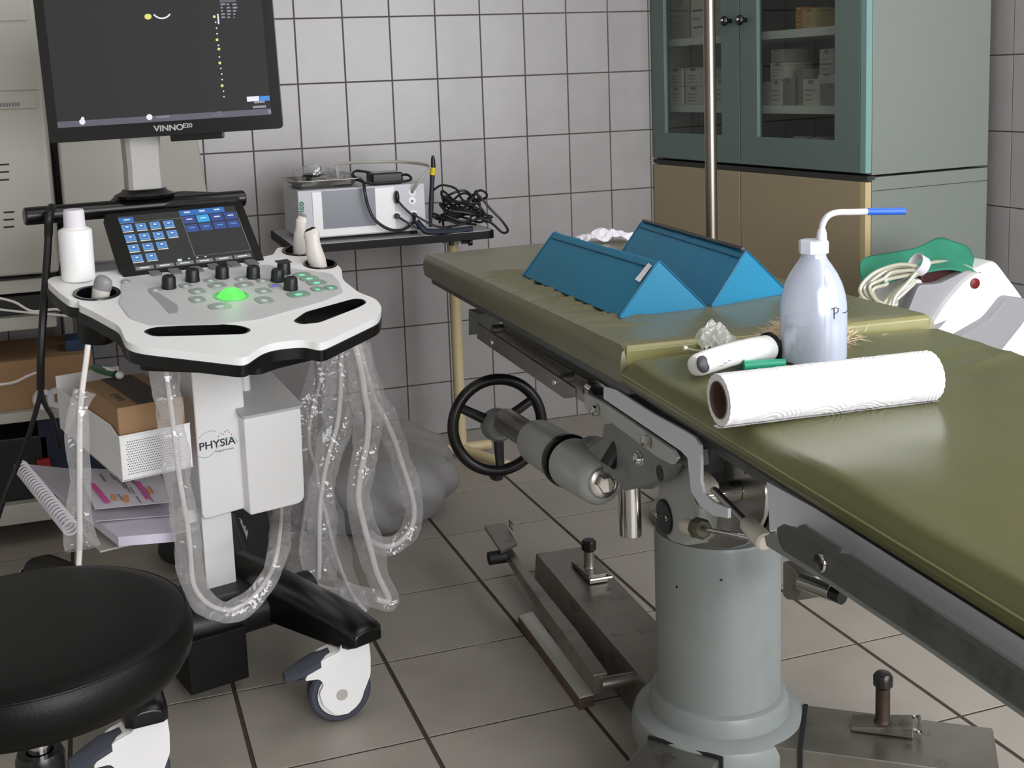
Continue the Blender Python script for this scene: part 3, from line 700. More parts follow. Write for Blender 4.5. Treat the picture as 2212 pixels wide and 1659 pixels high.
# ---- support block and rear handle rod, monitor foot
a = TP.w(-.0, thh, -.022); b = TP.w(tw, thh, -.022)
zt = .5*(a.z+b.z)
la = CF.l(TP.w(0, thh)); yb0 = la.y; zb0 = la.z
lx0, lx1 = CF.l(TP.w(0, 0)).x, CF.l(TP.w(tw, 0)).x
g = Geo(); pr_ = fillet([atz(x, y, zb0+.004) for x, y in ((223, 448), (232, 436), (245, 424), (400, 412), (512, 416), (520, 424), (506, 430))], .012)
g.prism(pr_, V3((0, 0, -.010))); part('rear_cover', g, pbr('charcoal_plastic', (48, 48, 49), .6, spec=.3), cart, bevel=.005)
yr = yb0+.09
rl = CF.l(CF.px(52, 468, 1, yr)); rr = CF.l(CF.px(527, 428, 1, yr)); 
g = Geo(); g.cyl(CF.w(rl.x, yr, rl.z), CF.w(rr.x, yr, rr.z), .0185); part('rear_handle', g, m_blackg, cart, bevel=.004, seg=3)
g = Geo(); pts = [CF.w(0.02, .36, .66), CF.w(.02, yb0+.02, .84), CF.w(.02, yb0+.06, zb0-.03)]
g.tube(smooth_path(pts), .05, 16); part('console_arm', g, m_black, cart)
# monitor neck
ny = yb0+.10
n0 = CF.l(CF.px(275, 412, 1, ny)); n1 = CF.l(CF.px(348, 412, 1, ny)); nt = CF.l(CF.px(310, 250, 1, ny)).z
nx = (n0.x+n1.x)/2; nw = (n1.x-n0.x)/2
g = Geo(); g.lathe(CF.w(nx, ny, n0.z-.016), (0, 0, 1), [(.062, 0), (.064, .006), (.05, .012), (.045, .018)], 40); part('monitor_swivel', g, m_blackg, cart)
g = Geo()
rs = []
for k, (z, dx) in enumerate(((n0.z-.004, 1.04), (n0.z+.05, 1.0), (n0.z+.13, 1.05), (nt, 1.15))):
    yy = ny-.0; rs.append([CF.w(nx+a_*nw*dx, yy+b_, z) for a_, b_ in ((-1, -.016), (-.8, -.024), (.8, -.024), (1, -.016), (1, .016), (.8, .024), (-.8, .024), (-1, .016))])
g.rings(rs); part('monitor_neck', g, pbr('shaded_white_plastic', (172, 168, 164), .45), cart, bevel=0)  # white neck, the monitor's shadow on it mixed into the colour
# ---- monitor
t = 2.44; BL = CAM+ray(107, 310)*t; yaw = -.2
nn = V3((-math.sin(yaw), math.cos(yaw), 0)); BR = hit(BL, nn, 612, 277)
mex = (BR-BL).normalized(); mw = (BR-BL).length; men = (nn-mex*nn.dot(mex)).normalized(); mez = mex.cross(men).normalized()
MF = Frame(BL, mex, mez, -men)     # x right, y up, z towards the viewer
mh = mw*.665
g = Geo(); g.plate(fillet([MF.w(0, 0, 0), MF.w(mw, 0, 0), MF.w(mw, mh, 0), MF.w(0, mh, 0)], .010), [], men*.022)
mon = part('monitor', g, m_blackg, cart, bevel=.003)
g = Geo(); g.plate(fillet([MF.w(.06, .05, -.02), MF.w(mw-.06, .05, -.02), MF.w(mw-.06, mh-.05, -.02), MF.w(.06, mh-.05, -.02)], .02), [], men*.04); part('monitor_back', g, m_white, mon, bevel=.01)
def mp(x, y): return MF.l(MF.px(x, y, 2, .0))
s0 = mp(123, 268); s1 = mp(587, 240); X0, X1 = .020, mw-.022; Y0 = mp(355, 262).y; Y1 = mh-.02
g = Geo(); g.box(MF, X0, X1, Y0, Y1, 0, .0008); part('monitor_screen', g, emit('monitor_glow', (46, 43, 46), .62, False), mon, flat=True)
g = Geo(); q = mp(300, 200)
def mb(x0, y0, x1, y1, mi, lift=.0009):
    a = mp(x0, y0); b = mp(x1, y1); g.mi = mi; g.box(MF, min(a.x, b.x), max(a.x, b.x), min(a.y, b.y), max(a.y, b.y), lift, lift+.0003)
g.mi = 0; g.box(MF, X0, X1, Y0, Y0+.0125, .0009, .0012)
def dot(x, y, r, mi, lift=.0013, n=12, sy=1):
    c = mp(x, y); g.mi = mi; g.plate([MF.w(c.x+r*math.cos(6.2832*i/n), c.y+r*sy*math.sin(6.2832*i/n), lift) for i in range(n)], [], MF.ez*.0003)
dot(320, 36, .0072, 2, sy=.8); 
for k in range(9):
    a_ = rad(215+12*k); c = mp(349, 18); 
    P0_ = [MF.w(c.x+R_*math.cos(a_+d_), c.y+R_*math.sin(a_+d_), .0011) for R_, d_ in ((.0185, 0), (.0215, 0), (.0215, rad(12)), (.0185, rad(12)))]
    g.mi = 1; g.prism(P0_, MF.ez*.0003)
for k, (x, y) in enumerate(((463, 36), (466, 48), (468, 61), (469, 73), (469, 86), (472, 98), (473, 106), (474, 123), (475, 136), (477, 148), (479, 160), (480, 172), (480, 185), (483, 197), (484, 209))):
    dot(x, y, .003 if k in (0, 4, 6, 8, 12) else .0016, 2 if k in (0, 4, 6, 8, 12) else 1, n=8)
mb(469, 30, 474, 52, 1)
for r_ in range(5):
    for c_ in range(3): mb(476+13*c_+r_*.6, 8+7*r_, 483+13*c_+random.uniform(-2, 4), 11+7*r_, 3)
mb(474, -2, 510, 4, 0)
mb(533, 209, 560, 218, 1); mb(560, 208, 583, 217, 4); mb(549, 219, 572, 222, 3); mb(546, 229, 575, 232, 3)
dot(178, 263, .006, 1); dot(179, 256, .0035, 1); dot(323, 253, .0062, 1); mb(337, 251, 367, 254, 3); mb(459, 247, 486, 250, 3); mb(470, 241, 478, 244, 3); mb(578, 237, 586, 245, 1)
part('monitor_graphics', g, [emit('bar_grey', (104, 102, 116), .8), emit('icon_white', (235, 235, 245), 1), emit('icon_yellow', (226, 226, 120), 1), emit('text_grey', (150, 150, 165), .9), emit('bar_blue', (60, 140, 220), 1)], mon, flat=True)
q = mp(333, 284); text('lettering', 'VINNO', .0165, MF.w(q.x, q.y, .0003), mex, mez, m_inks, mon, sx=1.12, bold=.0005)
q2 = mp(395, 276); text('lettering', 'E20', .0125, MF.w(q2.x, q2.y, .0003), mex, mez, m_inks, mon, sx=1.05, bold=.0003)
# mount behind the monitor
c0 = MF.w(.285, .022, -.04); g = Geo(); g.box(Frame(c0, mex, mez), -.05, .06, -.036, .05, -.03, .0); part('monitor_mount', g, m_blackg, cart, bevel=.003)
top_n = CF.w(nx, ny, nt); g = Geo(); mc = MF.w(mw*.44, mh*.35, -.06); g.tube(smooth_path([top_n-V3((0, 0, .02)), top_n+V3((0, 0, .05)), mc]), .03, 12); part('monitor_arm', g, m_white, cart)
# ---- column
yc = .33
p0 = CF.l(CF.px(413, 800, 1, yc)); p1 = CF.l(CF.px(522, 800, 1, yc)); zc0 = CF.l(CF.px(470, 1112, 1, yc)).z
g = Geo(); L = [CF.w(p0.x, yc, .70), CF.w(p0.x, yc, zc0-.005), CF.w(p1.x+.001, yc, zc0), CF.w(p1.x+.001, yc, .70)]
g.prism(fillet(L, [0, .014, .014, 0]), CF.ey*.09); plate_ = part('column_cover', g, m_white, cart, bevel=.004, seg=3)
g = Geo(); lw0 = CF.l(CF.px(441, 1200, 1, yc+.03)); lw1 = CF.l(CF.px(506, 1200, 1, yc+.03))
g.box(CF, lw0.x, lw1.x+.002, yc+.03, yc+.10, .165, zc0+.02); part('lower_column', g, m_white, cart, bevel=.005)
def cp(x, y, d=0): return CF.px(x, y, 1, yc-d)
text('lettering', 'PHYSIA', .0215, cp(430, 974, .0004), CF.ex, (0, 0, 1), m_ink, plate_, sx=1.09, bold=.0003)
text('lettering', 'imaging horizons', .0055, cp(466, 974, .0004)-V3((0, 0, .003)), CF.ex, (0, 0, 1), m_grayink, plate_)
g = Geo(); pts = [cp(x, y, .0006) for x, y in ((427, 985), (440, 989), (455, 984), (470, 968), (482, 955), (492, 946), (505, 945), (514, 955))]
g.tube(smooth_path(pts), .00045, 6); part('logo_curve', g, pbr('pale_green_ink', (120, 186, 164), .6), plate_)
g = Geo(); pts = [cp(x, y, .0006) for x, y in ((429, 948), (440, 937), (455, 931), (468, 932))]
g.tube(smooth_path(pts), .0003, 6); part('logo_curve', g, m_grayink, plate_)
for k, (x, y) in enumerate(((471, 944), (476, 938), (481, 940), (485, 934), (490, 931), (494, 935), (499, 940))):
    g = Geo(); P = cp(x, y, .0004); g.prism([P, P+CF.ex*.0016, P+CF.ex*.002+V3((0, 0, .002)), P+CF.ex*.0006+V3((0, 0, .0024))], -CF.ey*.0003); part('logo_mark', g, m_ink, plate_, flat=True)
# ---- right bin
yR = .30
r0 = CF.l(CF.px(526, 905, 1, yR)); r1 = CF.l(CF.px(650, 880, 1, yR)); rb = CF.l(CF.px(545, 1113, 1, yR)).z; 
g = Geo(); L = [CF.w(r0.x, yR, r0.z), CF.w(r0.x, yR, rb), CF.w(r1.x-.004, yR, rb), CF.w(r1.x, yR, r0.z)]
g.prism(fillet(L, [.004, .006, .02, .006]), CF.ey*.18); part('side_bin', g, m_white, cart, bevel=.004, seg=3)
g = Geo(); zt = r0.z+.004; L = [CF.w(r0.x-.004, yR-.008, zt-.003), CF.w(r1.x+.004, yR-.008, zt-.003), CF.w(r1.x+.004, yR+.2, zt+.05), CF.w(r0.x-.004, yR+.2, zt+.05)]
g.prism(fillet(L, [.01, .014, .0, .0]), (0, 0, .005)); part('bin_top', g, pbr('grey_white', (196, 194, 192), .45), cart, bevel=.002)
P = CF.px(531, 860, 1, yR+.10); g = Geo(); g.cyl(P, P+V3((0, 0, .12)), .011); part('cable_post', g, m_white, cart)
# ---- left basket
yL = .27
f0 = CF.l(CF.px(256, 945, 1, yL)); f1 = CF.l(CF.px(411, 930, 1, yL)); fb = CF.l(CF.px(262, 1042, 1, yL)).z; ft = f0.z
fx0, fx1 = f0.x, f1.x
g = Geo(); rows = 12; cols = 22; zc_ = (ft+fb)/2; hx = .0046; hz = .0052
cx0 = CF.l(CF.px(272, 1000, 1, yL)).x
g.box(CF, fx0, fx1, yL, yL+.003, fb, ft)
front = part('basket_front', g, m_white, cart, bevel=.0008)
g = Geo()
for r_ in range(14):
    for c_ in range(23):
        x = cx0+.004+c_*.0044+(.0022 if r_ % 2 else 0); z = fb+.012+r_*.0047
        if x > fx1-.006: continue
        P = CF.w(x, yL-.0003, z); g.prism([P+CF.ex*a_+V3((0, 0, b_)) for a_, b_ in ((-.0011, -.0008), (.0011, -.0008), (.0011, .0008), (-.0011, .0008))], CF.ey*.0004)
part('perforations', g, pbr('perforation_grey', (88, 88, 90), .6), cart, kind='stuff', flat=True)
def bs(x, y): return CF.px(x, y, 0, fx0)
side = [bs(256, 948), bs(262, 1042), CF.w(fx0, yL+.27, fb), CF.w(fx0, yL+.27, CF.l(bs(120, 838)).z)]
side = [CF.w(fx0, yL, ft), CF.w(fx0, yL, fb), CF.w(fx0, yL+.27, fb), bs(122, 838), bs(237, 918), bs(250, 940)]
side[2] = CF.w(fx0, CF.l(side[3]).y, fb)
g = Geo(); g.prism(side, CF.ex*.003); part('basket_side', g, m_white, cart, bevel=.0008)
BLy = CF.l(side[3]).y
g = Geo(); g.box(CF, fx0, fx1, yL, BLy, fb, fb+.003); g.box(CF, fx0, fx1, BLy-.003, BLy, fb, ft+.03); part('basket_floor', g, m_white, cart)
g = Geo(); g.tube([CF.w(fx0, yL, ft), CF.w(fx1, yL, ft)], .0022, 8); part('basket_rim', g, m_white, cart)
# ---- document tray
ty = .28; tz = CF.l(CF.px(300, 1170, 1, ty)).z
tA = CF.l(CF.px(215, 1180, 1, ty)).x; 
g = Geo(); g.box(CF, tA, p0.x-.03, ty, ty+.24, tz-.004, tz); part('document_tray', g, m_offw, cart, bevel=.0015)
g = Geo(); g.box(CF, p0.x-.02, lw0.x+.01, ty+.11, ty+.14, tz-.03, tz-.004); part('tray_bracket', g, m_white, cart)
# ---- base
lc = CF.w(.0, .33, 0); zB = .17
g = Geo(); cyb = .335
g.tube([CF.w(x, cyb-.045+.02*(abs(x-.0)/.2)**2, .135) for x in (-.20, -.15, -.08, 0, .06, .105, .15)], .042, 20)
part('base_beam', g, m_black, cart)
g = Geo(); g.box(CF, -.12, .07, .30, .42, .12, .17); part('base_block', g, m_black, cart, bevel=.008)
q = CF.l(CF.px(470, 1440, 1, .235)); bx0 = CF.l(CF.px(408, 1440, 1, .235)).x; bx1 = CF.l(CF.px(537, 1440, 1, .235)).x; bz = CF.l(CF.px(425, 1500, 1, .235)).z
g = Geo(); g.box(CF, bx0, bx1, .235, .36, max(bz, .01), .13); part('base_box', g, m_matte, cart, bevel=.002)
casters_px = {'R': (.075+.0, -.0)}
cR = CF.l(V3((-.24, -1.665, 0))); cL = CF.l(V3((-.612, -1.80, 0)))
def leg(x0, y0, x1, y1, w0, w1):
    g = Geo(); d = (CF.w(x1, y1)-CF.w(x0, y0)).normalized(); s_ = V3((d.y, -d.x, 0)); rs = []
    Ls = (CF.w(x1, y1)-CF.w(x0, y0)).length
    for t_, wd, zl_, zh in ((0, w0, .10, .19), (.3, w0, .105, .2), (.6, w0*.9+.1*w1, .125, .202), (.85, w1, .14, .2), (.97, w1*.95, .15, .19), (1.0, w1*.7, .155, .18)):
        P = CF.w(x0, y0)+d*Ls*t_
        rs.append([P+s_*wd*a_+V3((0, 0, zl_+(zh-zl_)*b_)) for a_, b_ in ((-1, 0), (1, 0), (1, .6), (.8, .85), (.35, 1), (-.35, 1), (-.8, .85), (-1, .6))])
    g.rings(rs); return part('base_leg', g, m_blackg, cart, bevel=.003)
leg(cR.x-.05, .47, cR.x+.012, cR.y-.045, .042, .040)
leg(cL.x+.07, .47, cL.x-.012, cL.y-.045, .042, .036)
leg(cR.x-.05, .45, cR.x+.02, .72, .036, .034); leg(cL.x+.07, .45, cL.x-.01, .72, .036, .034)
def caster(x, y, ang):
    O = CF.w(x, y); d = CF.ex*math.cos(ang)+CF.ey*math.sin(ang)       # trailing direction
    n = V3((d.y, -d.x, 0)); wc = O+d*.030+V3((0, 0, .0585))
    g = Geo(); g.cyl(O+V3((0, 0, .13)), O+V3((0, 0, .168)), .024); g.cyl(O+V3((0, 0, .163)), O+V3((0, 0, .168)), .026)
    st = part('caster_stem', g, m_white, cart)
    g = Geo(); g.lathe(wc-n*.016, n, [(.046, 0), (.054, .001), (.0585, .006), (.0585, .026), (.054, .031), (.046, .032)], 40); g.lathe(wc-n*.0161, n, [(.01, .0), (.046, .0)], 24)
    wh = part('caster_wheel', g, m_grub, cart)
    g = Geo(); g.lathe(wc-n*.018, n, [(.001, .0), (.040, .0), (.046, .003), (.046, .033), (.04, .036), (.001, .036)], 40); part('wheel_disc', g, m_white, wh)
    shp = [(-.0, .163), (-.026, .15), (-.028, .12), (-.026, .085), (-.012, .055), (.0, .035), (.02, .018), (.045, .022), (.066, .045), (.072, .07), (.062, .085), (.07, .098), (.098, .100), (.09, .112), (.06, .134), (.03, .142), (.024, .163)]
    for sgn in (-1, 1):
        g = Geo(); L = fillet([O+d*a_+V3((0, 0, b_)) for a_, b_ in shp], .006, 3); g.prism([p+n*(sgn*.021-(.003)) for p in L], n*.006)
        fk = part('caster_fork', g, m_white, cart, bevel=.0018)
        g = Geo(); g.lathe(wc+n*sgn*.024, n*sgn, [(.011, 0), (.0105, .0006), (.001, .0007)], 20); part('axle_cap', g, m_offw, fk)
    g = Geo(); L = fillet([O+d*a_+V3((0, 0, b_)) for a_, b_ in ((-.024, .16), (-.026, .1), (.0, .112), (.03, .118), (.08, .112), (.085, .118), (.055, .136), (.02, .145), (.02, .16))], .004, 3); g.prism([p-n*.018 for p in L], n*.036)
    part('caster_hood', g, m_white, cart, bevel=.001)
    g = Geo(); rs = []
    for t_, z_, w_ in ((.045, .132, .02), (.075, .125, .026), (.1, .115, .024), (.13, .105, .012)):
        P = O+d*t_; rs.append([P+n*w_*a_+V3((0, 0, z_+b_)) for a_, b_ in ((-1, -.008), (1, -.008), (1, .002), (.4, .008), (-.4, .008), (-1, .002))])
    g.rings(rs); part('brake_pedal', g, m_grub, cart)
    return wh
caster(cR.x, cR.y, rad(168)); caster(cL.x, cL.y, rad(178)); caster(cR.x+.03, .70, rad(60)); caster(cL.x-.02, .70, rad(120))

# ================================================================== EXAMINATION TABLE
_v = V3((.045, .999, 0)).normalized()
TF = Frame((.315, -2.04, 0), (_v.y, -_v.x, 0), _v, (0, 0, 1))      # x across the table, y along it (away), z up
def S(x, y, u): return TF.px(x, y, 0, u)
def SL3(x, y, u): return TF.l(S(x, y, u))
m_vinyl = pbr('olive_vinyl', (112, 110, 82), .34, var=.12, vscale=5, bump=.25, bscale=26, dirt=(122, 119, 94), dscale=7, spec=.5, rvar=.06)
m_vinylg = pbr('green_vinyl', (98, 98, 62), .24, var=.12, vscale=4, bump=.12, bscale=20, dirt=(102, 100, 68), dscale=6, rvar=.05)
table = thing('examination_table', 'old adjustable examination table with worn olive green vinyl mattress on a grey column', 'table', TF.w(0, 0, 0))
UL, UR = -.245, .262
def mattress(name, v0, v1, zf, thick, mat, nx_=40, ny_=70, wr=None, crown=.004, rr=.012, label=None):
    "v0 near end, v1 far end; zf(v) top height"
    g = Geo(); bm = g.bm; vs = []
    for j in range(ny_+1):
        row = []
        for i in range(nx_+1):
            a = .6*(.5-.5*math.cos(math.pi*i/nx_))+.4*i/nx_; b = j/ny_; b = b if 1 < j < ny_-1 else (.0006 if j == 1 else b) if j < 2 else (1-.0006 if j == ny_-1 else b); u = UL+(UR-UL)*a; v = v0+(v1-v0)*b
            ed = min(u-UL, UR-u, (v-v0), (v1-v)); q = max(0, 1-ed/rr); z = zf(v)-rr*(1-math.sqrt(max(0, 1-q*q)))
            z += crown*math.sin(math.pi*a)
            if wr: z += wr(u, v)*min(1, ed/.006)
            row.append(g.v(TF.w(u, v, z)))
        vs.append(row)
    for j in range(ny_):
        for i in range(nx_): g._f([vs[j][i], vs[j][i+1], vs[j+1][i+1], vs[j+1][i]])
    edge = [vs[0][i] for i in range(nx_+1)]+[vs[j][nx_] for j in range(1, ny_+1)]+[vs[ny_][i] for i in range(nx_-1, -1, -1)]+[vs[j][0] for j in range(ny_-1, 0, -1)]
    prev = edge
    for dz, ins in ((.25, -.0035), (.6, -.004), (.9, -.0015), (1.0, .004)):
        cur = []
        for vt in edge:
            l = TF.l(vt.co); zt = zf(l.y)-rr; zb_ = zf(l.y)-thick
            u = min(max(l.x, UL-1), UR+1); u = UL-(-ins) if abs(l.x-UL) < 1e-4 else UR-ins if abs(l.x-UR) < 1e-4 else l.x
            v = v0+ins if abs(l.y-v0) < 1e-4 else v1-ins if abs(l.y-v1) < 1e-4 else l.y
            cur.append(g.v(TF.w(u, v, zt+(zb_-zt)*dz)))
        n = len(cur)
        for k in range(n): g._f([prev[k], prev[(k+1) % n], cur[(k+1) % n], cur[k]])
        prev = cur
    g._f(prev)
    return part(name, g, mat, table, label=label)
zfar = lambda v: .788+(v+.206)*(.757-.788)/(1.051+.206)
znear = lambda v: .771+(v+.214)*(.771-.765)/(.80)
def wr_far(u, v):
    # creases radiating from the left wedge cushion towards the left edge
    z = 0
    for k in range(13):
        vc = -.05+.055*k+.01*math.sin(k*2.3); sl = .55-.02*k; u1 = -.145+.012*math.sin(k*1.7)
        d = (v-vc)-(u+.2)*sl*-1
        if UL < u < u1+.02: z += .0075*math.exp(-(d/.009)**2)*math.sin(math.pi*min(1, max(0, (u-UL)/(u1+.02-UL))))*(1 if k % 2 else .6)
    z += .0015*math.sin(v*21+u*9)*math.sin(u*13)
    return z
def wr_near(u, v): return .0012*math.sin(v*23+u*14)*math.sin(u*11+1)+.0035*math.exp(-((v+.50-(u+.1)*.5)/.012)**2)*max(0, math.sin((u+.05)*9))+.003*math.exp(-((v+.55-(u+.1)*.45)/.010)**2)*max(0, math.sin((u+.02)*9))
mattress('head_mattress', -.206, 1.051, zfar, .058, m_vinyl, 46, 150, wr_far, rr=.010, label='olive vinyl mattress section with creases')
mattress('seat_mattress', -1.30, -.213, znear, .038, m_vinylg, 46, 110, wr_near, rr=.016, label='greener vinyl mattress section nearest the viewer')
# pale worn piping at the end of the head section
g = Geo(); g.prism([TF.w(UL+.004, -.2100, .745), TF.w(UL+.004, -.2100, .780), TF.w(UL+.006, -.208, .7835), TF.w(UL+.008, -.199, .7875), TF.w(UL+.008, -.199, .745)], TF.ex*(UR-UL-.012)); part('worn_edge', g, pbr('worn_vinyl', (138, 134, 88), .3, var=.15, vscale=8), table, bevel=.003, seg=3)
g = Geo(); g.tube([TF.w(UL-.0035, -.215-t*.05, znear(-.215-t*.05)-.022) for t in range(22)], .0012, 6); part('seam', g, pbr('seam_olive', (130, 132, 88), .4), table)
# boards below the mattresses
g = Geo(); g.prism([TF.w(UL+.012, -.2, zfar(-.2)-.0585), TF.w(UR-.012, -.2, zfar(-.2)-.0585), TF.w(UR-.012, 1.04, zfar(1.04)-.0585), TF.w(UL+.012, 1.04, zfar(1.04)-.0585)], (0, 0, -.014)); part('back_board', g, m_dgray, table)
g = Geo(); g.prism([TF.w(UL+.006, -.22, znear(-.22)-.0385), TF.w(UR-.01, -.22, znear(-.22)-.0385), TF.w(UR-.01, -1.29, znear(-1.29)-.0385), TF.w(UL+.006, -1.29, znear(-1.29)-.0385)], (0, 0, -.006)); part('seat_board', g, m_black, table)
def sidepoly(name, px, u, th, mat, bevel=.001, fil=0, label=None, parent=None):
    L = [S(x, y, u) for x, y in px]
    if fil: L = fillet(L, fil)
    g = Geo(); g.prism(L, TF.ex*th); return part(name, g, mat, parent or table, bevel=bevel, label=label)
# head section side tube and accessory rail
sidepoly('head_side_bar', [(1062, 700), (1120, 735), (1268, 822), (1288, 838), (1290, 856), (1276, 872), (1262, 872), (1062, 748)], -.205, .03, m_steel, .003, .006)
sidepoly('accessory_rail', [(1030, 698), (1240, 838), (1240, 858), (1218, 861), (1030, 731)], -.235, .005, m_dsteel, .001)
for x, y in ((1063, 740), (1198, 826)):
    P = S(x, y, -.2355); g = Geo(); g.lathe(P, -TF.ex, [(.006, -.001), (.006, .0015), (.005, .003)], 16); part('rail_screw', g, m_chrome, table)
for x, y in ((1062, 712), (1212, 818)):
    P = S(x, y, -.2265); g = Geo(); g.cyl(P, P+TF.ex*.025, .009); part('rail_spacer', g, m_dsteel, table)
sidepoly('head_bracket', [(1012, 668), (1034, 678), (1034, 722), (1012, 724)], -.19, .05, m_enamd, .002)
P = S(1290, 850, -.207); g = Geo(); g.lathe(P+TF.ey*0, -TF.ey, [(.001, -.02), (.017, -.02), (.017, .003), (.001, .004)], 24); part('bar_end_cap', g, m_chrome, table)
# main side casting (pale) and hanging rail
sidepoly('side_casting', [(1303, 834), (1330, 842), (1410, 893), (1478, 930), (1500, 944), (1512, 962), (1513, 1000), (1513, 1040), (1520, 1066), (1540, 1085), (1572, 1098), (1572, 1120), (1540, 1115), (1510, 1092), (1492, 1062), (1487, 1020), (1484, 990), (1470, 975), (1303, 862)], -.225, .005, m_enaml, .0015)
sidepoly('dark_channel', [(1275, 852), (1330, 862), (1484, 975), (1488, 1010), (1470, 1002), (1455, 985)], -.213, .03, m_dgray, .001)
sidepoly('hinge_rail', [(1262, 848), (1300, 868), (1452, 972), (1462, 990), (1450, 1004), (1420, 988), (1300, 898), (1272, 893), (1262, 880)], -.228, .006, m_enam_lit, .0015, .003)
for x, y, r in ((1290, 886, .008), (1400, 952, .009), (1383, 990, .0085)):
    P = S(x, y, -.229); g = Geo(); g.lathe(P, -TF.ex, [(r*1.25, 0), (r*1.25, .002), (r, .002), (r, .008), (r*.6, .010), (.001, .0105)], 6 if r > .0085 else 20); part('rail_bolt', g, m_chrome, table)
# triangular bracket to gearbox
sidepoly('triangle_bracket', [(1304, 917), (1322, 915), (1362, 938), (1440, 982), (1451, 1003), (1434, 1034), (1400, 1046), (1348, 1060), (1310, 1010), (1268, 970), (1300, 948)], -.188, .02, m_enamd, .002)
P = S(1425, 1022, -.1885); g = Geo(); g.lathe(P, -TF.ex, [(.012, -.001), (.012, .0004)], 24); part('bracket_hole', g, m_black, table)
P = S(1388, 990, -.2005)
# ---- crank shaft and gearbox
B_ = TF.w(-.18, .048, .496); A_ = TF.w(-.18, .645, .446); ad = (A_-B_).normalized()
def axp(x, y):
    "point on the shaft axis nearest to the sight line"
    d = ray(x, y); n = d.cross(ad.cross(d)); return B_+ad*((CAM-B_).dot(n)/ad.dot(n))
g = Geo(); g.cyl(axp(1165, 968), axp(1083, 925), .0275); part('crank_shaft', g, m_dsteel, table)
q0 = axp(1152, 965); q1 = axp(1222, 1000); q2 = axp(1240, 1010); q3 = axp(1303, 1045); L1 = (q1-q0).length; L2 = (q3-q2).length
g = Geo(); g.lathe(q0, -ad, [(.030, 0), (.042, .003), (.0445, .02), (.0445, L1)], 36); part('gearbox_sleeve', g, m_enam_lit, table)
g = Geo(); g.lathe(q1+ad*.004, -ad, [(.046, 0), (.049, .003), (.049, .014), (.046, .018)], 36); part('gearbox_ring', g, m_blackg, table)
g = Geo(); g.lathe(q2+ad*.012, -ad, [(.046, 0), (.046, .02), (.042, L2-.01), (.036, L2+.004), (.030, L2+.008)], 36); part('gearbox_cap', g, m_enam_lit, table)
g = Geo(); e0 = q2+ad*.012-ad*(L2+.008)
g.lathe(e0, -ad, [(.026, -.002), (.026, .003), (.023, .005), (.013, .005)], 32); part('end_washer', g, m_steel, table)
g = Geo(); g.lathe(e0, -ad, [(.018, .004), (.018, .007), (.0155, .007), (.0155, .019), (.013, .021)], 6); part('hex_bolt', g, m_chrome, table, flat=True)
# arm from the housing up to the bracket
g = Geo(); g.tube(smooth_path([q2-ad*.02+V3((0, 0, .0)), q2-ad*.035+TF.ex*.03+V3((0, 0, .02)), S(1400, 1010, -.15)]), [.038]*8+[.034]*9, 16); part('gearbox_arm', g, m_enamd, table)
# ---- handwheel
Wc = hit(axp(1076, 922), ad, 1075, 918); Rw = .0985
wheel = thing('x', 'x', 'x', (0, 0, 0)) if 0 else None
g = Geo(); g.torus(Wc, ad, Rw, .0122, 64, 12); hw = part('handwheel_rim', g, m_wheel, table)
wa = (V3((0, 0, 1))-ad*ad.z).normalized(); wb = ad.cross(wa)
for deg in (180, 60, -60):
    d = wa*math.cos(rad(deg))+wb*math.sin(rad(deg))
    g = Geo(); s_ = ad.cross(d); rs = []
    for r_, ww, tt in ((.02, .012, .008), (.06, .0105, .007), (Rw-.002, .0095, .006)):
        rs.append([Wc+d*r_+s_*ww*math.cos(6.2832*k/10)+ad*tt*math.sin(6.2832*k/10) for k in range(10)])
    g.rings(rs); part('handwheel_spoke', g, m_wheel, table)
g = Geo(); g.lathe(Wc+ad*.03, -ad, [(.022, 0), (.031, .004), (.036, .022), (.034, .045), (.027, .055)], 28); part('handwheel_hub', g, m_enamd, table)
kn = Wc-wa*(Rw+.012)
g = Geo(); g.lathe(kn+ad*.006-wa*.004, ad, [(.007, 0), (.008, .01), (.014, .02), (.016, .035), (.013, .048), (.004, .053)], 20); part('handwheel_knob', g, m_wheel, table)
# ---- steel piston
t_ = TF.l(S(1360, 1062, -.15)); b_ = TF.l(S(1360, 1150, -.15))
g = Geo(); g.cyl(TF.w(-.15, t_.y, b_.z-.004), TF.w(-.15, t_.y, t_.z+.05), .0185, seg=32); part('steel_piston', g, m_chrome, table, bevel=.003)
# ---- head casting on the column
hv = -.02
def castpoly(name, px, u, th, mat, **k): return sidepoly(name, px, u, th, mat, **k)
castpoly('head_casting', [(1452, 985), (1484, 1000), (1494, 1060), (1510, 1100), (1505, 1165), (1470, 1182), (1440, 1172), (1422, 1130), (1415, 1070), (1420, 1020)], -.16, .06, m_enam_lit, bevel=.012, fil=.015)
P = S(1437, 1116, -.1605); g = Geo(); g.lathe(P, -TF.ex, [(.025, -.002), (.0265, .0), (.0265, .003), (.025, .0045), (.001, .005)], 40); dc = part('casting_cap', g, m_blackg, table)
for dx, dy in ((-.004, .019), (.004, -.017)):
    g = Geo(); g.lathe(P-TF.ex*.0045+TF.ey*dy+V3((0, 0, dx)), -TF.ex, [(.004, 0), (.004, .002), (.001, .003)], 12); part('cap_screw', g, m_chrome, dc)
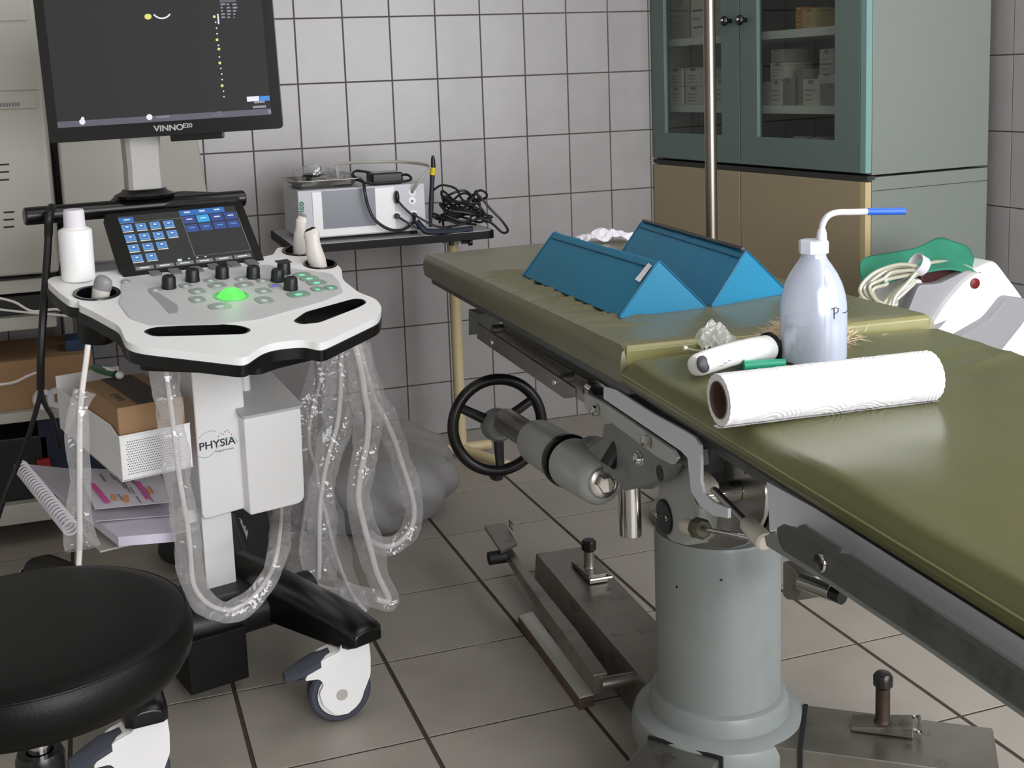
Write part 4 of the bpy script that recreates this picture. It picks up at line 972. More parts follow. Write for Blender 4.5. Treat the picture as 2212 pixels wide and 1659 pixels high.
# ---- column
cz = TF.l(hit(TF.o, TF.ey, 1560, 1170)).z; CT = .40
ctop = TF.l(hit(TF.w(0, -.1, 0), TF.ey, 1560, 1192)).z
RC = .104
g = Geo(); g.lathe(TF.w(0, 0, 0), (0, 0, 1), [(RC, .12), (RC, ctop-.006), (RC-.002, ctop), (RC-.012, ctop+.001), (RC-.012, ctop-.012), (.001, ctop-.012)], 72); colm = part('column_cover', g, m_enam, table)
g = Geo(); g.lathe(TF.w(0, 0, 0), (0, 0, 1), [(RC-.003, ctop-.012), (RC-.003, ctop+.018), (RC-.012, ctop+.018), (RC-.012, ctop-.012)], 72, caps=False); part('column_collar', g, m_dgray, table)
g = Geo(); g.lathe(TF.w(0, 0, 0), (0, 0, 1), [(.085, ctop-.02), (.085, ctop+.016), (.06, ctop+.02), (.06, .62), (.001, .62)], 40); part('inner_column', g, m_steel, table)
g = Geo(); g.lathe(TF.w(0, 0, 0), (0, 0, 1), [(.14, .02), (.148, .045), (.148, .075), (.143, .088), (.128, .097), (.118, .099), (.117, .115), (.112, .128), (.104, .132), (.09, .132)], 72); part('base_flange', g, m_enam, table)
g = Geo(); g.lathe(TF.w(0, 0, 0), (0, 0, 1), [(.12, .0), (.13, .02), (.10, .03)], 48); part('base_foot', g, m_dgray, table)
for x, y in ((1462, 1268), (1558, 1253)):
    d = ray(x, y); n_ = V3((d.x, d.y, 0)); o_ = CAM-TF.o; o2 = V3((o_.x, o_.y, 0))
    a_ = n_.dot(n_); b2 = 2*n_.dot(o2); c_ = o2.dot(o2)-RC*RC; tt = (-b2-math.sqrt(max(b2*b2-4*a_*c_, 0)))/(2*a_); P = CAM+d*tt
    nr = V3((P.x-TF.o.x, P.y-TF.o.y, 0)).normalized(); g = Geo(); g.lathe(P-nr*.001, nr, [(.0022, 0), (.0022, .0015)], 10); part('cover_rivet', g, m_black, table)
# ---- steel arms of the base
def arm(ang, length, w_, h_, name='base_arm', r0=.09, end=0):
    d = TF.ey*math.cos(ang)+TF.ex*math.sin(ang); s_ = V3((d.y, -d.x, 0)); O = TF.o
    a = [(r0, -w_/2), (length, -w_/2), (length, w_/2), (r0, w_/2)]
    g = Geo(); g.rings([[O+d*x+s_*(y*1.0)+V3((0, 0, 0.002)) for x, y in a], [O+d*x*(1 if x < .2 else .995)+s_*y*.96+V3((0, 0, h_)) for x, y in a]])
    return part(name, g, m_dsteel, table, bevel=.003, seg=2), d, s_
q = TF.l(atz(1157, 1195, .085)); q_ = TF.l(atz(1262, 1180, .085))
w0_ = (q_.x-q.x)
g = Geo(); x0, x1 = q.x, q_.x; y1_ = q.y
g.rings([[TF.w(x, y, .002) for x, y in ((x0-.006, .05), (x1+.006, .05), (x1+.006, y1_+.004), (x0-.006, y1_+.004))], [TF.w(x, y, .085) for x, y in ((x0, .05), (x1, .05), (x1, y1_), (x0, y1_))]])
part('base_arm', g, m_dsteel, table, bevel=.003)
# right front arm, following its own edges
A1 = atz(1738, 1522, .09); A2 = atz(2145, 1572, .09); A3 = atz(2165, 1659, .09); A4 = atz(1725, 1619, .09)
dR = (A2-A1).normalized(); sR = V3((dR.y, -dR.x, 0)); wR = abs((A4-A1).dot(sR)); LR = (A2-A1).length; st = A1-dR*.08
g = Geo(); rR = [st, st+dR*(LR+.08), st+dR*(LR+.08)+sR*wR, st+sR*wR]
g.rings([[p+V3((0, 0, .002-.09)) for p in rR], rR]); part('base_arm', g, m_dsteel, table, bevel=.003)
g = Geo(); pA = A1+dR*.004; g.prism([pA-dR*.006-V3((0,0,.08)), pA+dR*.002-V3((0,0,.08)), pA+dR*.002+sR*(wR+.004)-V3((0,0,.08)), pA-dR*.006+sR*(wR+.004)-V3((0,0,.08))], (0, 0, .082)); part('arm_gasket', g, m_rubber, table, bevel=.001)
# left front arm
B1 = atz(1402, 1592, .085); B2 = atz(1341, 1659, .085); dL = (B2-B1).normalized(); sL = V3((-dL.y, dL.x, 0)); c1 = B1-dL*.06
rL = [c1, B1+dL*.25, B1+dL*.25+sL*.125, c1+sL*.125]
g = Geo(); g.rings([[p-V3((0, 0, .083)) for p in rL], rL]); part('base_arm', g, m_dsteel, table, bevel=.003)
g = Geo(); g.prism([B1-V3((0,0,.07)), B1+dL*.006-V3((0,0,.07)), B1+dL*.006+sL*.13-V3((0,0,.07)), B1+sL*.13-V3((0,0,.07))], (0, 0, .074)); part('arm_gasket', g, m_rubber, table, bevel=.001)
# clamps with pins
def clamp(bpx, dirv, zz, pin_px, knobr=.0135, rusty=False, L=.075, hh=.06):
    P = atz(bpx[0], bpx[1], zz); d = dirv; s_ = V3((d.y, -d.x, 0))
    F = Frame(P, d, s_, d.cross(s_))
    if F.ez.z < 0: F = Frame(P, d, -s_)
    g = Geo(); g.prism([F.w(-L*.62, -.021, .001), F.w(L*.5, -.021, .001), F.w(L*.5, -.021, .020), F.w(-L*.62, -.021, .007)], F.ey*.042)
    part('clamp_block', g, m_dsteel, table, bevel=.0015)
    g = Geo(); g.tube([F.w(L*.5, -.02, .016), F.w(L*.62, -.024, .016), F.w(L*.62, .024, .016), F.w(L*.5, .02, .016)], .0035, 8); part('clamp_loop', g, m_chrome, table)
    g = Geo(); g.lathe(F.w(-.004, 0, .012), (0, 0, 1), [(.0145, 0), (.0125, .004), (.0115, .008), (.0115, hh)], 20)
    part('clamp_pin', g, m_dsteel if not rusty else pbr('rusty_steel', (70, 56, 48), .55, metal=.6, var=.25, vscale=30), table)
    g = Geo(); g.lathe(F.w(-.004, 0, .012+hh-.002), (0, 0, 1), [(knobr*.72, 0), (knobr, .005), (knobr, .020), (knobr*.75, .0255), (.001, .0265)], 20); part('clamp_knob', g, m_wheel, table)
clamp((1275, 1240), -TF.ey, .086, None, .0165, hh=.042, L=.105)
clamp((1912, 1575), dR, .091, None, .0155, True, L=.085, hh=.062)
# ---- pedal lever beside the back arm
q = atz(1300, 1490, .06); l0 = TF.l(q)
pts = [TF.l(hit(TF.w(l0.x, 0, 0), TF.ex, x, y)) for x, y in ((1298, 1478), (1230, 1385), (1150, 1270), (1098, 1195))]
g = Geo(); rs = []
for p, hw_, hh_ in zip(pts, (.014, .015, .012, .010), (.020, .022, .013, .010)):
    rs.append([TF.w(p.x+a*hw_, p.y, p.z+b*hh_) for a, b in ((-1, -1), (1, -1), (1, 1), (-1, 1))])
g.rings(rs); part('pedal_lever', g, m_dsteel, table, bevel=.002)
pe = pts[-1]; g = Geo(); g.prism(fillet([hit(TF.w(0, 0, pe.z+.03), V3((0, 0, 1)), x, y) for x, y in ((1045, 1135), (1090, 1128), (1118, 1172), (1082, 1190))], .006), (0, 0, -.008)); part('pedal_plate', g, m_dsteel, table, bevel=.002)
g = Geo(); P = hit(TF.w(0, 0, pe.z+.008), V3((0, 0, 1)), 1066, 1205); g.cyl(P-TF.ex*.012, P+TF.ex*.03, .015); part('pedal_pivot', g, m_rubber, table, bevel=.002)
P = hit(TF.w(0, 0, pe.z+.036), V3((0, 0, 1)), 1104, 1140); g = Geo(); g.tube([P-TF.ey*.02, P-TF.ey*.018+V3((0, 0, .012)), P+TF.ey*.012+V3((0, 0, .014)), P+TF.ey*.014, P-TF.ey*.02], .0022, 6); part('pedal_clip', g, m_steel, table)
g = Geo(); g.cyl(TF.w(l0.x, pts[0].y+.0, pts[0].z), TF.w(x0+.01, pts[0].y, pts[0].z), .012); part('lever_pivot', g, m_dsteel, table)
# white plate under the lever
q0_ = atz(1121, 1330, .025); q1_ = atz(1252, 1506, .025); q2_ = atz(1283, 1498, .025); q3_ = atz(1150, 1320, .025)
g = Geo(); g.prism([q0_, q1_, q2_, q3_], (0, 0, -.004)); g2 = part('step_plate', g, m_offw, None, bevel=.001)
tag(g2, 'pale strip-shaped plate on worn mortar block on the floor beside the steel base arm', 'plate')
g = Geo(); g.prism([p-V3((0, 0, .0048)) for p in (q0_+V3((-.002, .003, 0)), q1_+V3((-.003, -.003, 0)), q2_, q3_)], (0, 0, -.0195)); g2 = part('mortar_block', g, pbr('brown_mortar', (92, 76, 60), .9, var=.2, vscale=40, dirt=(96, 98, 60)), None, bevel=.002)
tag(g2, 'brown mortar block on the floor under the pale plate', 'block')
# ---- sector plate, T handle, levers at the table's tilting head
us = -.13
pc = SL3(1548, 1050, us); 
arc = [(1535, 958), (1560, 972), (1600, 992), (1638, 1012), (1650, 1040), (1654, 1075), (1650, 1115), (1636, 1150), (1610, 1176), (1575, 1186), (1545, 1184), (1530, 1172), (1530, 1060)]
sidepoly('sector_plate', arc, us, .006, m_steel, .0008)
sidepoly('sector_rim', [(1545, 955), (1640, 1008), (1664, 1020), (1668, 1080), (1660, 1130), (1645, 1158), (1610, 1176), (1560, 1182), (1530, 1176), (1526, 1060)], us+.008, .02, m_blackg, .002, .004)
for x, y in ((1567, 990), (1614, 1018)):
    P = S(x, y, us-.0005); g = Geo(); g.lathe(P, -TF.ex, [(.0035, 0), (.0035, .003), (.001, .004)], 10); part('sector_screw', g, m_chrome, table)
sidepoly('dark_post', [(1519, 950), (1536, 956), (1536, 1110), (1519, 1090)], -.15, .03, m_dgray, .001)
P = S(1594, 1058, us); Q = P-TF.ex*.06
g = Geo(); g.cyl(P, Q, .0145, seg=28); part('tee_boss', g, m_chrome, table, bevel=.002)
Qc = Q+TF.ex*.012; vd = None
E1 = S(1520, 1035, -.185); E2 = S(1640, 1158, -.185)
g = Geo(); g.cyl(E1, E2, .0052, seg=16); part('tee_rod', g, m_steel, table)
dd = (E2-E1).normalized()
g = Geo(); g.lathe(E1-dd*.01, dd, [(.007, 0), (.010, .003), (.0115, .02), (.010, .036), (.007, .04)], 20); part('tee_grip', g, m_bone, table)
g = Geo(); g.lathe(E2-dd*.034, dd, [(.008, 0), (.010, .003), (.012, .03), (.0118, .048), (.009, .051)], 20); part('tee_grip', g, m_bone, table)
H1 = S(1482, 1136, -.18); H2 = S(1640, 1166, -.18); dh = (H2-H1).normalized()
g = Geo(); g.cyl(H1, H2, .0035, seg=12); part('lever_rod', g, m_chrome, table)
g = Geo(); g.lathe(H1-dh*.006, dh, [(.008, 0), (.010, .003), (.0105, .02), (.009, .036)], 20); part('lever_grip', g, m_bone, table)
hn = H1+dh*.034; g = Geo(); g.lathe(hn, dh, [(.013, 0), (.015, .004), (.015, .018), (.011, .024)], 8); part('lever_nut', g, pbr('patinated_brass', (78, 78, 64), .6, metal=.2, var=.3, vscale=60), table, flat=True)
g = Geo(); g.cyl(TF.w(-.20, hv, TF.l(hn).z+.005), TF.w(-.16, hv, TF.l(hn).z+.06), .013); part('lever_post', g, m_black, table)
# ---- near section side frame and accessory rail
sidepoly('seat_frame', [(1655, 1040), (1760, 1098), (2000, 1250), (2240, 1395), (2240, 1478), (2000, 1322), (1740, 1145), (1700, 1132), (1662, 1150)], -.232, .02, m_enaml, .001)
sidepoly('seat_rail', [(1676, 1140), (1690, 1132), (1720, 1140), (2000, 1323), (2240, 1482), (2240, 1560), (2000, 1392), (1770, 1240), (1690, 1190), (1680, 1170)], -.262, .004, m_dgray, .002, label='dark grey clamping rail')
sidepoly('rail_lip', [(1722, 1136), (1735, 1132), (1815, 1182), (1810, 1196), (1835, 1196), (2240, 1466), (2240, 1484), (1720, 1148)], -.2655, .0035, m_dgray, .0015)
sidepoly('lower_strip', [(1650, 1158), (1664, 1152), (1770, 1240), (2000, 1392), (2240, 1560), (2240, 1572), (2000, 1404), (1760, 1244), (1655, 1180)], -.256, .006, m_enam, .001)
P = S(1774, 1215, -.263); g = Geo(); g.lathe(P, -TF.ex, [(.0095, -.001), (.0095, .0015), (.0085, .003), (.001, .0032)], 24); sc = part('rail_screw', g, m_chrome, table)
g = Geo(); F = Frame(P-TF.ex*.0032, TF.ey, TF.ez); g.box(F, -.0083, .0083, -.0008, .0008, -.0006, .0006); part('screw_slot', g, m_black, sc)
# steel side clamp behind the column
uc = .06
sidepoly('side_clamp', [(1690, 1212), (1712, 1225), (1732, 1250), (1736, 1270), (1720, 1298), (1700, 1296), (1690, 1288)], .0, .05, m_dsteel, .003)
P = S(1730, 1255, 0); g = Geo(); g.cyl(P, P+TF.ex*.02-TF.ey*.05, .012); part('clamp_cylinder', g, m_steel, table, bevel=.001)
P2 = P+TF.ex*.02-TF.ey*.05; g = Geo(); g.cyl(P2, P2+TF.ex*.006-TF.ey*.018, .011); part('clamp_end', g, m_blackg, table)
# hidden carrying structure under the seat, joining column and boards
g = Geo(); g.box(TF, -.11, .17, -.14, .16, .60, .70); part('top_block', g, m_dgray, table, bevel=.006)
g = Geo(); g.box(TF, -.20, -.17, -1.2, .55, .685, .70); g.box(TF, .17, .2, -1.2, .55, .685, .70); part('frame_rails', g, m_dgray, table)

# ================================================================== THINGS ON THE EXAMINATION TABLE
def bedz(y_local): return (zfar if y_local > -.21 else znear)(y_local)
def onbed(x, y, dz=.004):
    P = atz(x, y, .77)
    for _ in range(3): P = atz(x, y, bedz(TF.l(P).y)+dz)
    return P
m_wedge = pbr('blue_vinyl', (14, 122, 160), .5, var=.06, vscale=6, bump=.08, bscale=300)
m_wedge2 = pbr('blue_vinyl_seam', (20, 96, 130), .4)
def wedge(fl, fr_, ap_px, bl, label, zip_=False):
    A = onbed(*fl); B = onbed(*fr_); C_ = onbed(*bl)
    A.z = B.z = min(A.z, B.z); ax = (B-A).normalized(); wdt = (B-A).length; along = V3((C_.x-A.x, C_.y-A.y, 0)); Ln = along.length; along.normalize()
    mid = hit(A, V3((-ax.y, ax.x, 0)), *ap_px); h = mid.z-A.z; xa = (mid-A).dot(ax)
    zb = bedz(TF.l(A+along*Ln).y)+.004-A.z
    F = Frame(A, ax, along, (0, 0, 1))
    e = thing('wedge_cushion', label, 'cushion', F.w(wdt/2, Ln/2, 0), 'blue wedge cushions on the table')
    n = 18; rs = []
    prof = fillet([V3((0, 0, 0)), V3((wdt, 0, 0)), V3((xa, 0, h))], .007, 3)
    for k in range(n+1):
        t = k/n; y = Ln*t; q = .0; r = []
        end = min(t, 1-t)*n
        sc = 1 if end >= 1 else .985
        for p in prof:
            c_ = V3((wdt/2, 0, h*.4)); pp = c_+(p-c_)*sc
            sag = .0006*math.sin(k*1.7+p.x*40)*(p.z/h if h else 0)
            r.append(F.w(pp.x, y, pp.z+zb*t+sag))
        rs.append(r)
    g = Geo(); g.rings(rs); body = part('cushion_cover', g, m_wedge, e)
    for yy in (0.0, Ln):
        g = Geo(); g.tube([F.w(p.x, yy, p.z+zb*yy/Ln+.0005) for p in prof], .0016, 6, closed=True); part('end_piping', g, m_wedge2, e)
    sl = V3((xa, 0, h)).normalized(); nrm_ = V3((-sl.z, 0, sl.x))
    g = Geo(); a = V3((0, 0, 0))+sl*(V3((xa, 0, h)).length*.86)
    g.tube([F.w(a.x+nrm_.x*.001, .01+(Ln-.02)*k/14, a.z+nrm_.z*.001+zb*k/14) for k in range(15)], .0014, 6)
    part('top_seam', g, m_wedge2, e)
    if zip_:
        g = Geo(); g.tube([F.w(xa-.002, .01+(Ln-.02)*k/14, h+.001+zb*k/14) for k in range(15)], .0035, 6); part('zip', g, m_blackg, e, label='black zip along the ridge')
    else:
        b0 = sl*(V3((xa, 0, h)).length*.60)
        g = Geo(); g.prism([F.w(b0.x+nrm_.x*.003, .006, b0.z+nrm_.z*.003), F.w(b0.x+nrm_.x*.003+sl.x*.032, .004, b0.z+nrm_.z*.003+sl.z*.032), F.w(b0.x+nrm_.x*.004+sl.x*.034, .018, b0.z+nrm_.z*.004+sl.z*.034), F.w(b0.x+nrm_.x*.006, .020, b0.z+nrm_.z*.006)], F.ex*-.0006)
        part('care_label', g, m_paper, e)
    return F, wdt, Ln, h
wedge((1335, 688), (1528, 665), (1423, 562), (1128, 598), 'blue triangular wedge cushion nearest the left edge, with a small white label')
wedge((1534, 664), (1704, 634), (1612, 541), (1325, 572), 'blue triangular wedge cushion on the right, with a black zip along its ridge', True)
# tissue between the cushions
g = Geo(); bm = g.bm; G_ = []
P = TF.l(onbed(1330, 545)); zt = TF.l(atz(1300, 521, .765))
for j in range(9):
    row = []
    for i in range(13):
        u = i/12; v = j/8; row.append(g.v(TF.w(zt.x-.06+.13*u+.008*math.sin(v*9), zt.y-.03+.06*v, .758+.006+.012*math.sin(u*7+v*3)**2+.018*math.sin(math.pi*u)*math.sin(math.pi*v)+random.uniform(0, .007))))
    G_.append(row)
for j in range(8):
    for i in range(12): g._f([G_[j][i], G_[j][i+1], G_[j+1][i+1], G_[j+1][i]])
o = part('tissue', g, m_paper, None, flat=True); tag(o, 'crumpled white tissue lying behind the left blue wedge cushion', 'tissue'); md = o.modifiers.new('thick', 'SOLIDIFY'); md.thickness = .0015
# wash bottle
Pb = onbed(1770, 788, .004); rbt = .0437
cy_ = Pb+V3((.008, .026, 0)); cy_.z = Pb.z
def zat(py): return TF.l(hit(cy_, V3((fwd.x, fwd.y, 0)).normalized(), 1770, py)).z
zc_ = zat(545)
bot = thing('wash_bottle', 'translucent plastic wash bottle with bent spout and blue tube tip standing on the mattress', 'bottle', cy_)
b0 = cy_.z; H = zc_-b0
prof = [(.001, .0), (rbt-.006, .0), (rbt-.001, .003), (rbt, .008), (rbt, H*.46), (rbt*.985, H*.54), (rbt*.94, H*.63), (rbt*.85, H*.72), (rbt*.71, H*.81), (rbt*.55, H*.885), (rbt*.43, H*.935), (rbt*.38, H*.965), (rbt*.37, H*1.02)]
g = Geo(); g.lathe(cy_, (0, 0, 1), prof, 48, caps=False); part('bottle_body', g, m_bottle, bot)
g = Geo(); g.lathe(cy_+V3((0, 0, .002)), (0, 0, 1), [(.001, 0), (rbt-.004, 0), (rbt-.002, .004), (rbt-.002, H*.36), (.001, H*.36)], 40); part('water', g, m_water, bot)
zt_ = zat(518); g = Geo(); g.lathe(cy_+V3((0, 0, H)), (0, 0, 1), [(.016, -.002), (.0198, .0), (.0198, zt_-zc_-.002), (.0185, zt_-zc_), (.005, zt_-zc_)], 8); part('bottle_cap', g, m_bottle if 0 else pbr('translucent_cap', (222, 226, 238), .35), bot)
def bp_(x, y): return hit(cy_, V3((fwd.x, fwd.y, 0)).normalized(), x, y)
sp = [bp_(1775, 545), bp_(1775, 505), bp_(1777, 485), bp_(1788, 467), bp_(1808, 459), bp_(1840, 458), bp_(1876, 457)]
g = Geo(); g.lathe(bp_(1775, 520), (0, 0, 1), [(.0075, -.01), (.0065, .01), (.005, .016)], 16); g.tube(smooth_path(sp), .0042, 12); part('spout', g, pbr('spout_plastic', (216, 216, 226), .4), bot)
g = Geo(); g.tube([bp_(1874, 457), bp_(1915, 456.5), bp_(1955, 456)], .0048, 14); part('tube_tip', g, m_blue, bot, label='blue tube tip')
g = Geo(); g.cyl(V3((sp[0].x, sp[0].y, b0+.01)), sp[0], .003, seg=10); part('dip_tube', g, m_cable, bot)
# handwritten P on the bottle
fd = V3((-fwd.x, -fwd.y, 0)).normalized(); bx = V3((fd.y*-1, fd.x, 0)); bx = bx if bx.dot(RT) > 0 else -bx
def onb(x, y):
    Q = bp_(x, y); off = (Q-cy_).dot(bx); return cy_+bx*off+fd*math.sqrt(max((rbt+.0004)**2-off*off, 0))+V3((0, 0, Q.z-cy_.z))
g = Geo()
for L in ([(1783, 653), (1783, 676)], [(1777, 655), (1785, 652), (1794, 655), (1792, 662), (1784, 665)], [(1806, 666), (1815, 667), (1822, 666)], [(1826, 666), (1831, 669), (1834, 664)]): g.tube([onb(*p) for p in L], .0006, 5)
part('handwriting', g, m_ink, bot)
# paper towel roll
L0 = onbed(1560, 929, 0); L1_ = onbed(2005, 874, 0); rr_ = .0295
ax = V3((L1_.x-L0.x, L1_.y-L0.y, 0)).normalized(); side_ = V3((-ax.y, ax.x, 0))
zr_ = bedz(TF.l(L0).y)+.003
c0 = L0+side_*.008; c0.z = zr_+rr_; Lr = (L1_-L0).length
lo_, hi_ = .15, .35
for _ in range(30):
    m_ = (lo_+hi_)/2; P = c0+ax*m_; d_ = P-CAM; px_ = PCX+FPX*d_.dot(RT)/d_.dot(fwd)
    if px_ < 2008: lo_ = m_
    else: hi_ = m_
Lr = lo_
roll = thing('paper_towel_roll', 'white embossed paper towel roll lying across the mattress in front of the bottle', 'paper roll', V3((c0+ax*Lr/2).xy.to_3d())+V3((0, 0, zr_)))
g = Geo(); n = 40
rs = []
for k in range(n+1):
    t = k/n; r_ = rr_*(1-.0*t); 
    rs.append([c0+ax*Lr*t+(side_*math.cos(6.28318*i/64)+V3((0, 0, 1))*math.sin(6.28318*i/64))*(r_+.0006*math.sin(i*2.2+k*1.3)) for i in range(64)])
inn = [[c0+ax*Lr*t+(side_*math.cos(6.28318*i/64)+V3((0, 0, 1))*math.sin(6.28318*i/64))*.0215 for i in range(64)] for t in (1, .0)]
g.rings([*rs, *inn, rs[0]], caps=False); part('towel_layers', g, m_towel, roll)
g = Geo(); g.lathe(c0-ax*.001, ax, [(.0214, 0), (.0214, Lr+.002), (.0202, Lr+.002), (.0202, 0), (.0214, 0)], 40, caps=False); part('cardboard_core', g, m_kraft, roll)
g = Geo(); G_ = []
for i in range(9):
    a_ = rad(-80-6*i); row = []
    for k in range(15): row.append(g.v(c0+ax*(Lr*k/14)+(side_*math.cos(a_)+V3((0, 0, 1))*math.sin(a_))*(rr_+.0012+.0001*i+random.uniform(0, .0006 if i > 5 else 0))-(ax*.004 if k == 0 else V3())))
    G_.append(row)
for i in range(8):
    for k in range(14): g._f([G_[i][k], G_[i+1][k], G_[i+1][k+1], G_[i][k+1]])
o = part('loose_sheet', g, m_towel, roll)
# hair clipper
def cl(x, y, h=0): return onbed(x, y, h)
hz = .018
e0_ = cl(1498, 792, .018); e1_ = cl(1660, 752, .020); d = (e1_-e0_).normalized(); s_ = d.cross(V3((0, 0, 1))).normalized(); u_ = s_.cross(d)
clip = thing('hair_clipper', 'white battery hair clipper with black ring lying on the mattress left of the bottle', 'clipper', (e0_+e1_)/2-V3((0, 0, .018)))
Lc = (e1_-e0_).length; rs = []
for t, wd, hh_ in ((.0, .009, .008), (.015, .0135, .0125), (.06, .0158, .0148), (.2, .0165, .0155), (.45, .0165, .0155), (.75, .018, .0165), (1.0, .0195, .0175)):
    rs.append([e0_+d*Lc*t+s_*wd*math.cos(6.28318*k/24)+u_*hh_*math.sin(6.28318*k/24)+u_*(.004*math.sin(t*3)) for k in range(24)])
g = Geo(); g.rings(rs); part('clipper_body', g, m_ivory if 0 else m_white, clip)
g = Geo(); g.lathe(e1_-d*.002, d, [(.019, 0), (.0215, .002), (.0215, .006), (.019, .008)], 28); part('clipper_ring', g, m_blackg, clip)
g = Geo(); rs = [[e1_+d*(.006+.03*t)+s_*w__*a_+u_*h__*b_ for a_, b_ in ((-1, -1), (1, -1), (1, 1), (-1, 1))] for t, w__, h__ in ((0, .017, .013), (.5, .016, .008), (1, .015, .003))]
g.rings(rs); part('clipper_blade', g, m_steel, clip, bevel=.001)
toC = (CAM-e0_).normalized(); fdir = (toC-d*toC.dot(d)).normalized(); q = e0_+d*.012
g = Geo(); F = Frame(q+fdir*.0125-d*.004, d, fdir.cross(d), fdir); g.ball(F.w(-.001, 0, -.001), .0115, F, .9, 1.0, .45, 20); part('clipper_button', g, pbr('slate_button', (70, 68, 76), .4), clip)
g = Geo()
for k in range(3): g.box(Frame(e0_+d*(.03+.008*k)+fdir*.0166, d, fdir.cross(d), fdir), 0, .005, -.008+.002*k, -.007+.002*k, 0, .0003); g.box(Frame(e0_+d*(.03+.008*k)+fdir*.0166, d, fdir.cross(d), fdir), 0, .004, .001, .0018, 0, .0003)
part('printed_marks', g, m_grayink, clip)
# tuft of fur
tc_ = onbed(1775, 745, .0); tc_ = cy_+V3((fwd.x, fwd.y, 0)).normalized()*.075; tc_.z = bedz(TF.l(tc_).y)+.004
g = Geo(); rnd = random.Random(3)
for k in range(2600):
    a_ = rnd.uniform(0, 6.283); r_ = abs(rnd.gauss(0, .5)); base = tc_+V3((math.cos(a_)*.075*r_, math.sin(a_)*.03*r_, rnd.uniform(.002, .036)*(1-min(r_, 1)**2*.7)))
    dd_ = V3((math.cos(a_+rnd.uniform(-.8, .8)), math.sin(a_+rnd.uniform(-.8, .8)), rnd.uniform(-.3, .7))).normalized(); l_ = rnd.uniform(.010, .026); s2 = dd_.orthogonal().normalized()*.00035
    p1 = base+dd_*l_*.5+V3((0, 0, .001)); p2 = base+dd_*l_; p2.z = max(p2.z, tc_.z)
    vs_ = [g.v(base-s2), g.v(base+s2), g.v(p1+s2), g.v(p2), g.v(p1-s2)]; g._f(vs_)
g.ball(tc_+V3((0, 0, .012)), .02, WF, 2.6, 1.0, .9, 16)
o = part('fur_tuft', g, pbr('tan_fur', (214, 188, 162), .8, var=.2, vscale=90), None, flat=True, kind='stuff'); tag(o, 'fluffy tuft of tan fur on the mattress behind the wash bottle', 'fur')
# plastic wrapper and thin tube
g = Geo(); G_ = []
Pw = onbed(1560, 755, .0)
for j in range(10):
    row = []
    for i in range(12):
        u = i/11; v = j/9; row.append(g.v(Pw+TF.ex*(-.035+.07*u)+TF.ey*(-.02+.045*v)+V3((0, 0, .004+.028*v*math.sin(math.pi*min(1, u*1.1))+rnd.uniform(0, .009)))))
    G_.append(row)
for j in range(9):
    for i in range(11): g._f([G_[j][i], G_[j][i+1], G_[j+1][i+1], G_[j+1][i]])
o = part('plastic_wrapper', g, film('wrapper_film', (222, 222, 216), .5, .15, 60, .5), None, flat=True); tag(o, 'crumpled clear plastic wrapper behind the hair clipper', 'wrapper')
g = Geo(); g.tube([onbed(1478, 752, .004), onbed(1500, 757, .006), onbed(1528, 759, .008), onbed(1560, 758, .008)], .0018, 8); g.lathe(onbed(1479, 752, .005), TF.ex, [(.0035, -.002), (.0035, .003)], 10)
o = part('thin_tube', g, m_hose, None); tag(o, 'thin clear catheter tube end poking out left of the plastic wrapper', 'tube')
# green cap
g0 = onbed(1604, 790, .009); g1 = onbed(1695, 783, .009); dg = (g1-g0).normalized()
cap = thing('syringe_cap', 'small green plastic sheath lying between clipper and paper roll', 'cap', g0-V3((0, 0, .008)))
g = Geo(); Lg = (g1-g0).length; g.lathe(g0, dg, [(.001, 0), (.0088, .0), (.009, .0022), (.0062, .003), (.0062, Lg*.6), (.0052, Lg), (.001, Lg+.001)], 20); part('sheath', g, m_green, cap)
# ================================================================== SMALL OVERBED TABLE + DEVICE
tzp = .735
fl_ = atz(626, 531, tzp); fr2 = atz(1078, 500, tzp); bl_ = atz(606, 486, tzp)
yfr = (fl_.y+fr2.y)/2; xl_, xr_ = fl_.x-.0, fr2.x; ybk = min(-.06, yfr+.42)
ot = thing('overbed_table', 'small side table with pale top and black edge on a cream post', 'table', ((xl_+xr_)/2, (yfr+ybk)/2, 0))
L = fillet([V3((xl_, yfr, tzp)), V3((xr_, yfr, tzp)), V3((xr_, ybk, tzp)), V3((xl_, ybk, tzp))], .03, 6)
g = Geo(); g.plate(L, [], (0, 0, -.022)); part('table_edge', g, m_matte, ot, bevel=.005, seg=3)
g = Geo(); c_ = sum(L, V3())/len(L); g.plate([c_+(p-c_)*.975+V3((0, 0, .0012)) for p in L], [], (0, 0, -.004)); part('table_surface', g, pbr('pale_laminate', (188, 188, 190), .35, var=.03), ot)
yp = (yfr+ybk)/2; pp = aty(982, 620, yp)
g = Geo(); g.cyl((pp.x, yp, .05), (pp.x, yp, tzp-.04), .0175); part('table_post', g, m_cream, ot)
g = Geo(); g.box(WF, pp.x-.04, pp.x+.05, yp-.05, yp+.05, tzp-.05, tzp-.022); part('post_bracket', g, m_offw, ot, bevel=.003)
P = aty(1005, 523, yp-.05); g = Geo(); g.lathe(P-V3((.012, 0, 0)), (1, 0, 0), [(.005, 0), (.005, .02), (.012, .022), (.012, .032), (.006, .034)], 18); part('clamp_screw', g, m_blackg, ot)
g = Geo(); P = aty(975, 523, yp-.055); g.box(WF, P.x-.006, P.x+.006, P.y-.01, P.y+.01, tzp-.055, tzp-.022); part('latch', g, m_blackg, ot, bevel=.002)
g = Geo(); g.tube(smooth_path([V3((pp.x, yp, .06)), V3((pp.x, yp+.0, .035)), V3((pp.x+.05, yp-.12, .03)), V3((pp.x+.08, yp-.2, .028))]), .016, 12); part('foot_tube', g, m_cream, ot)
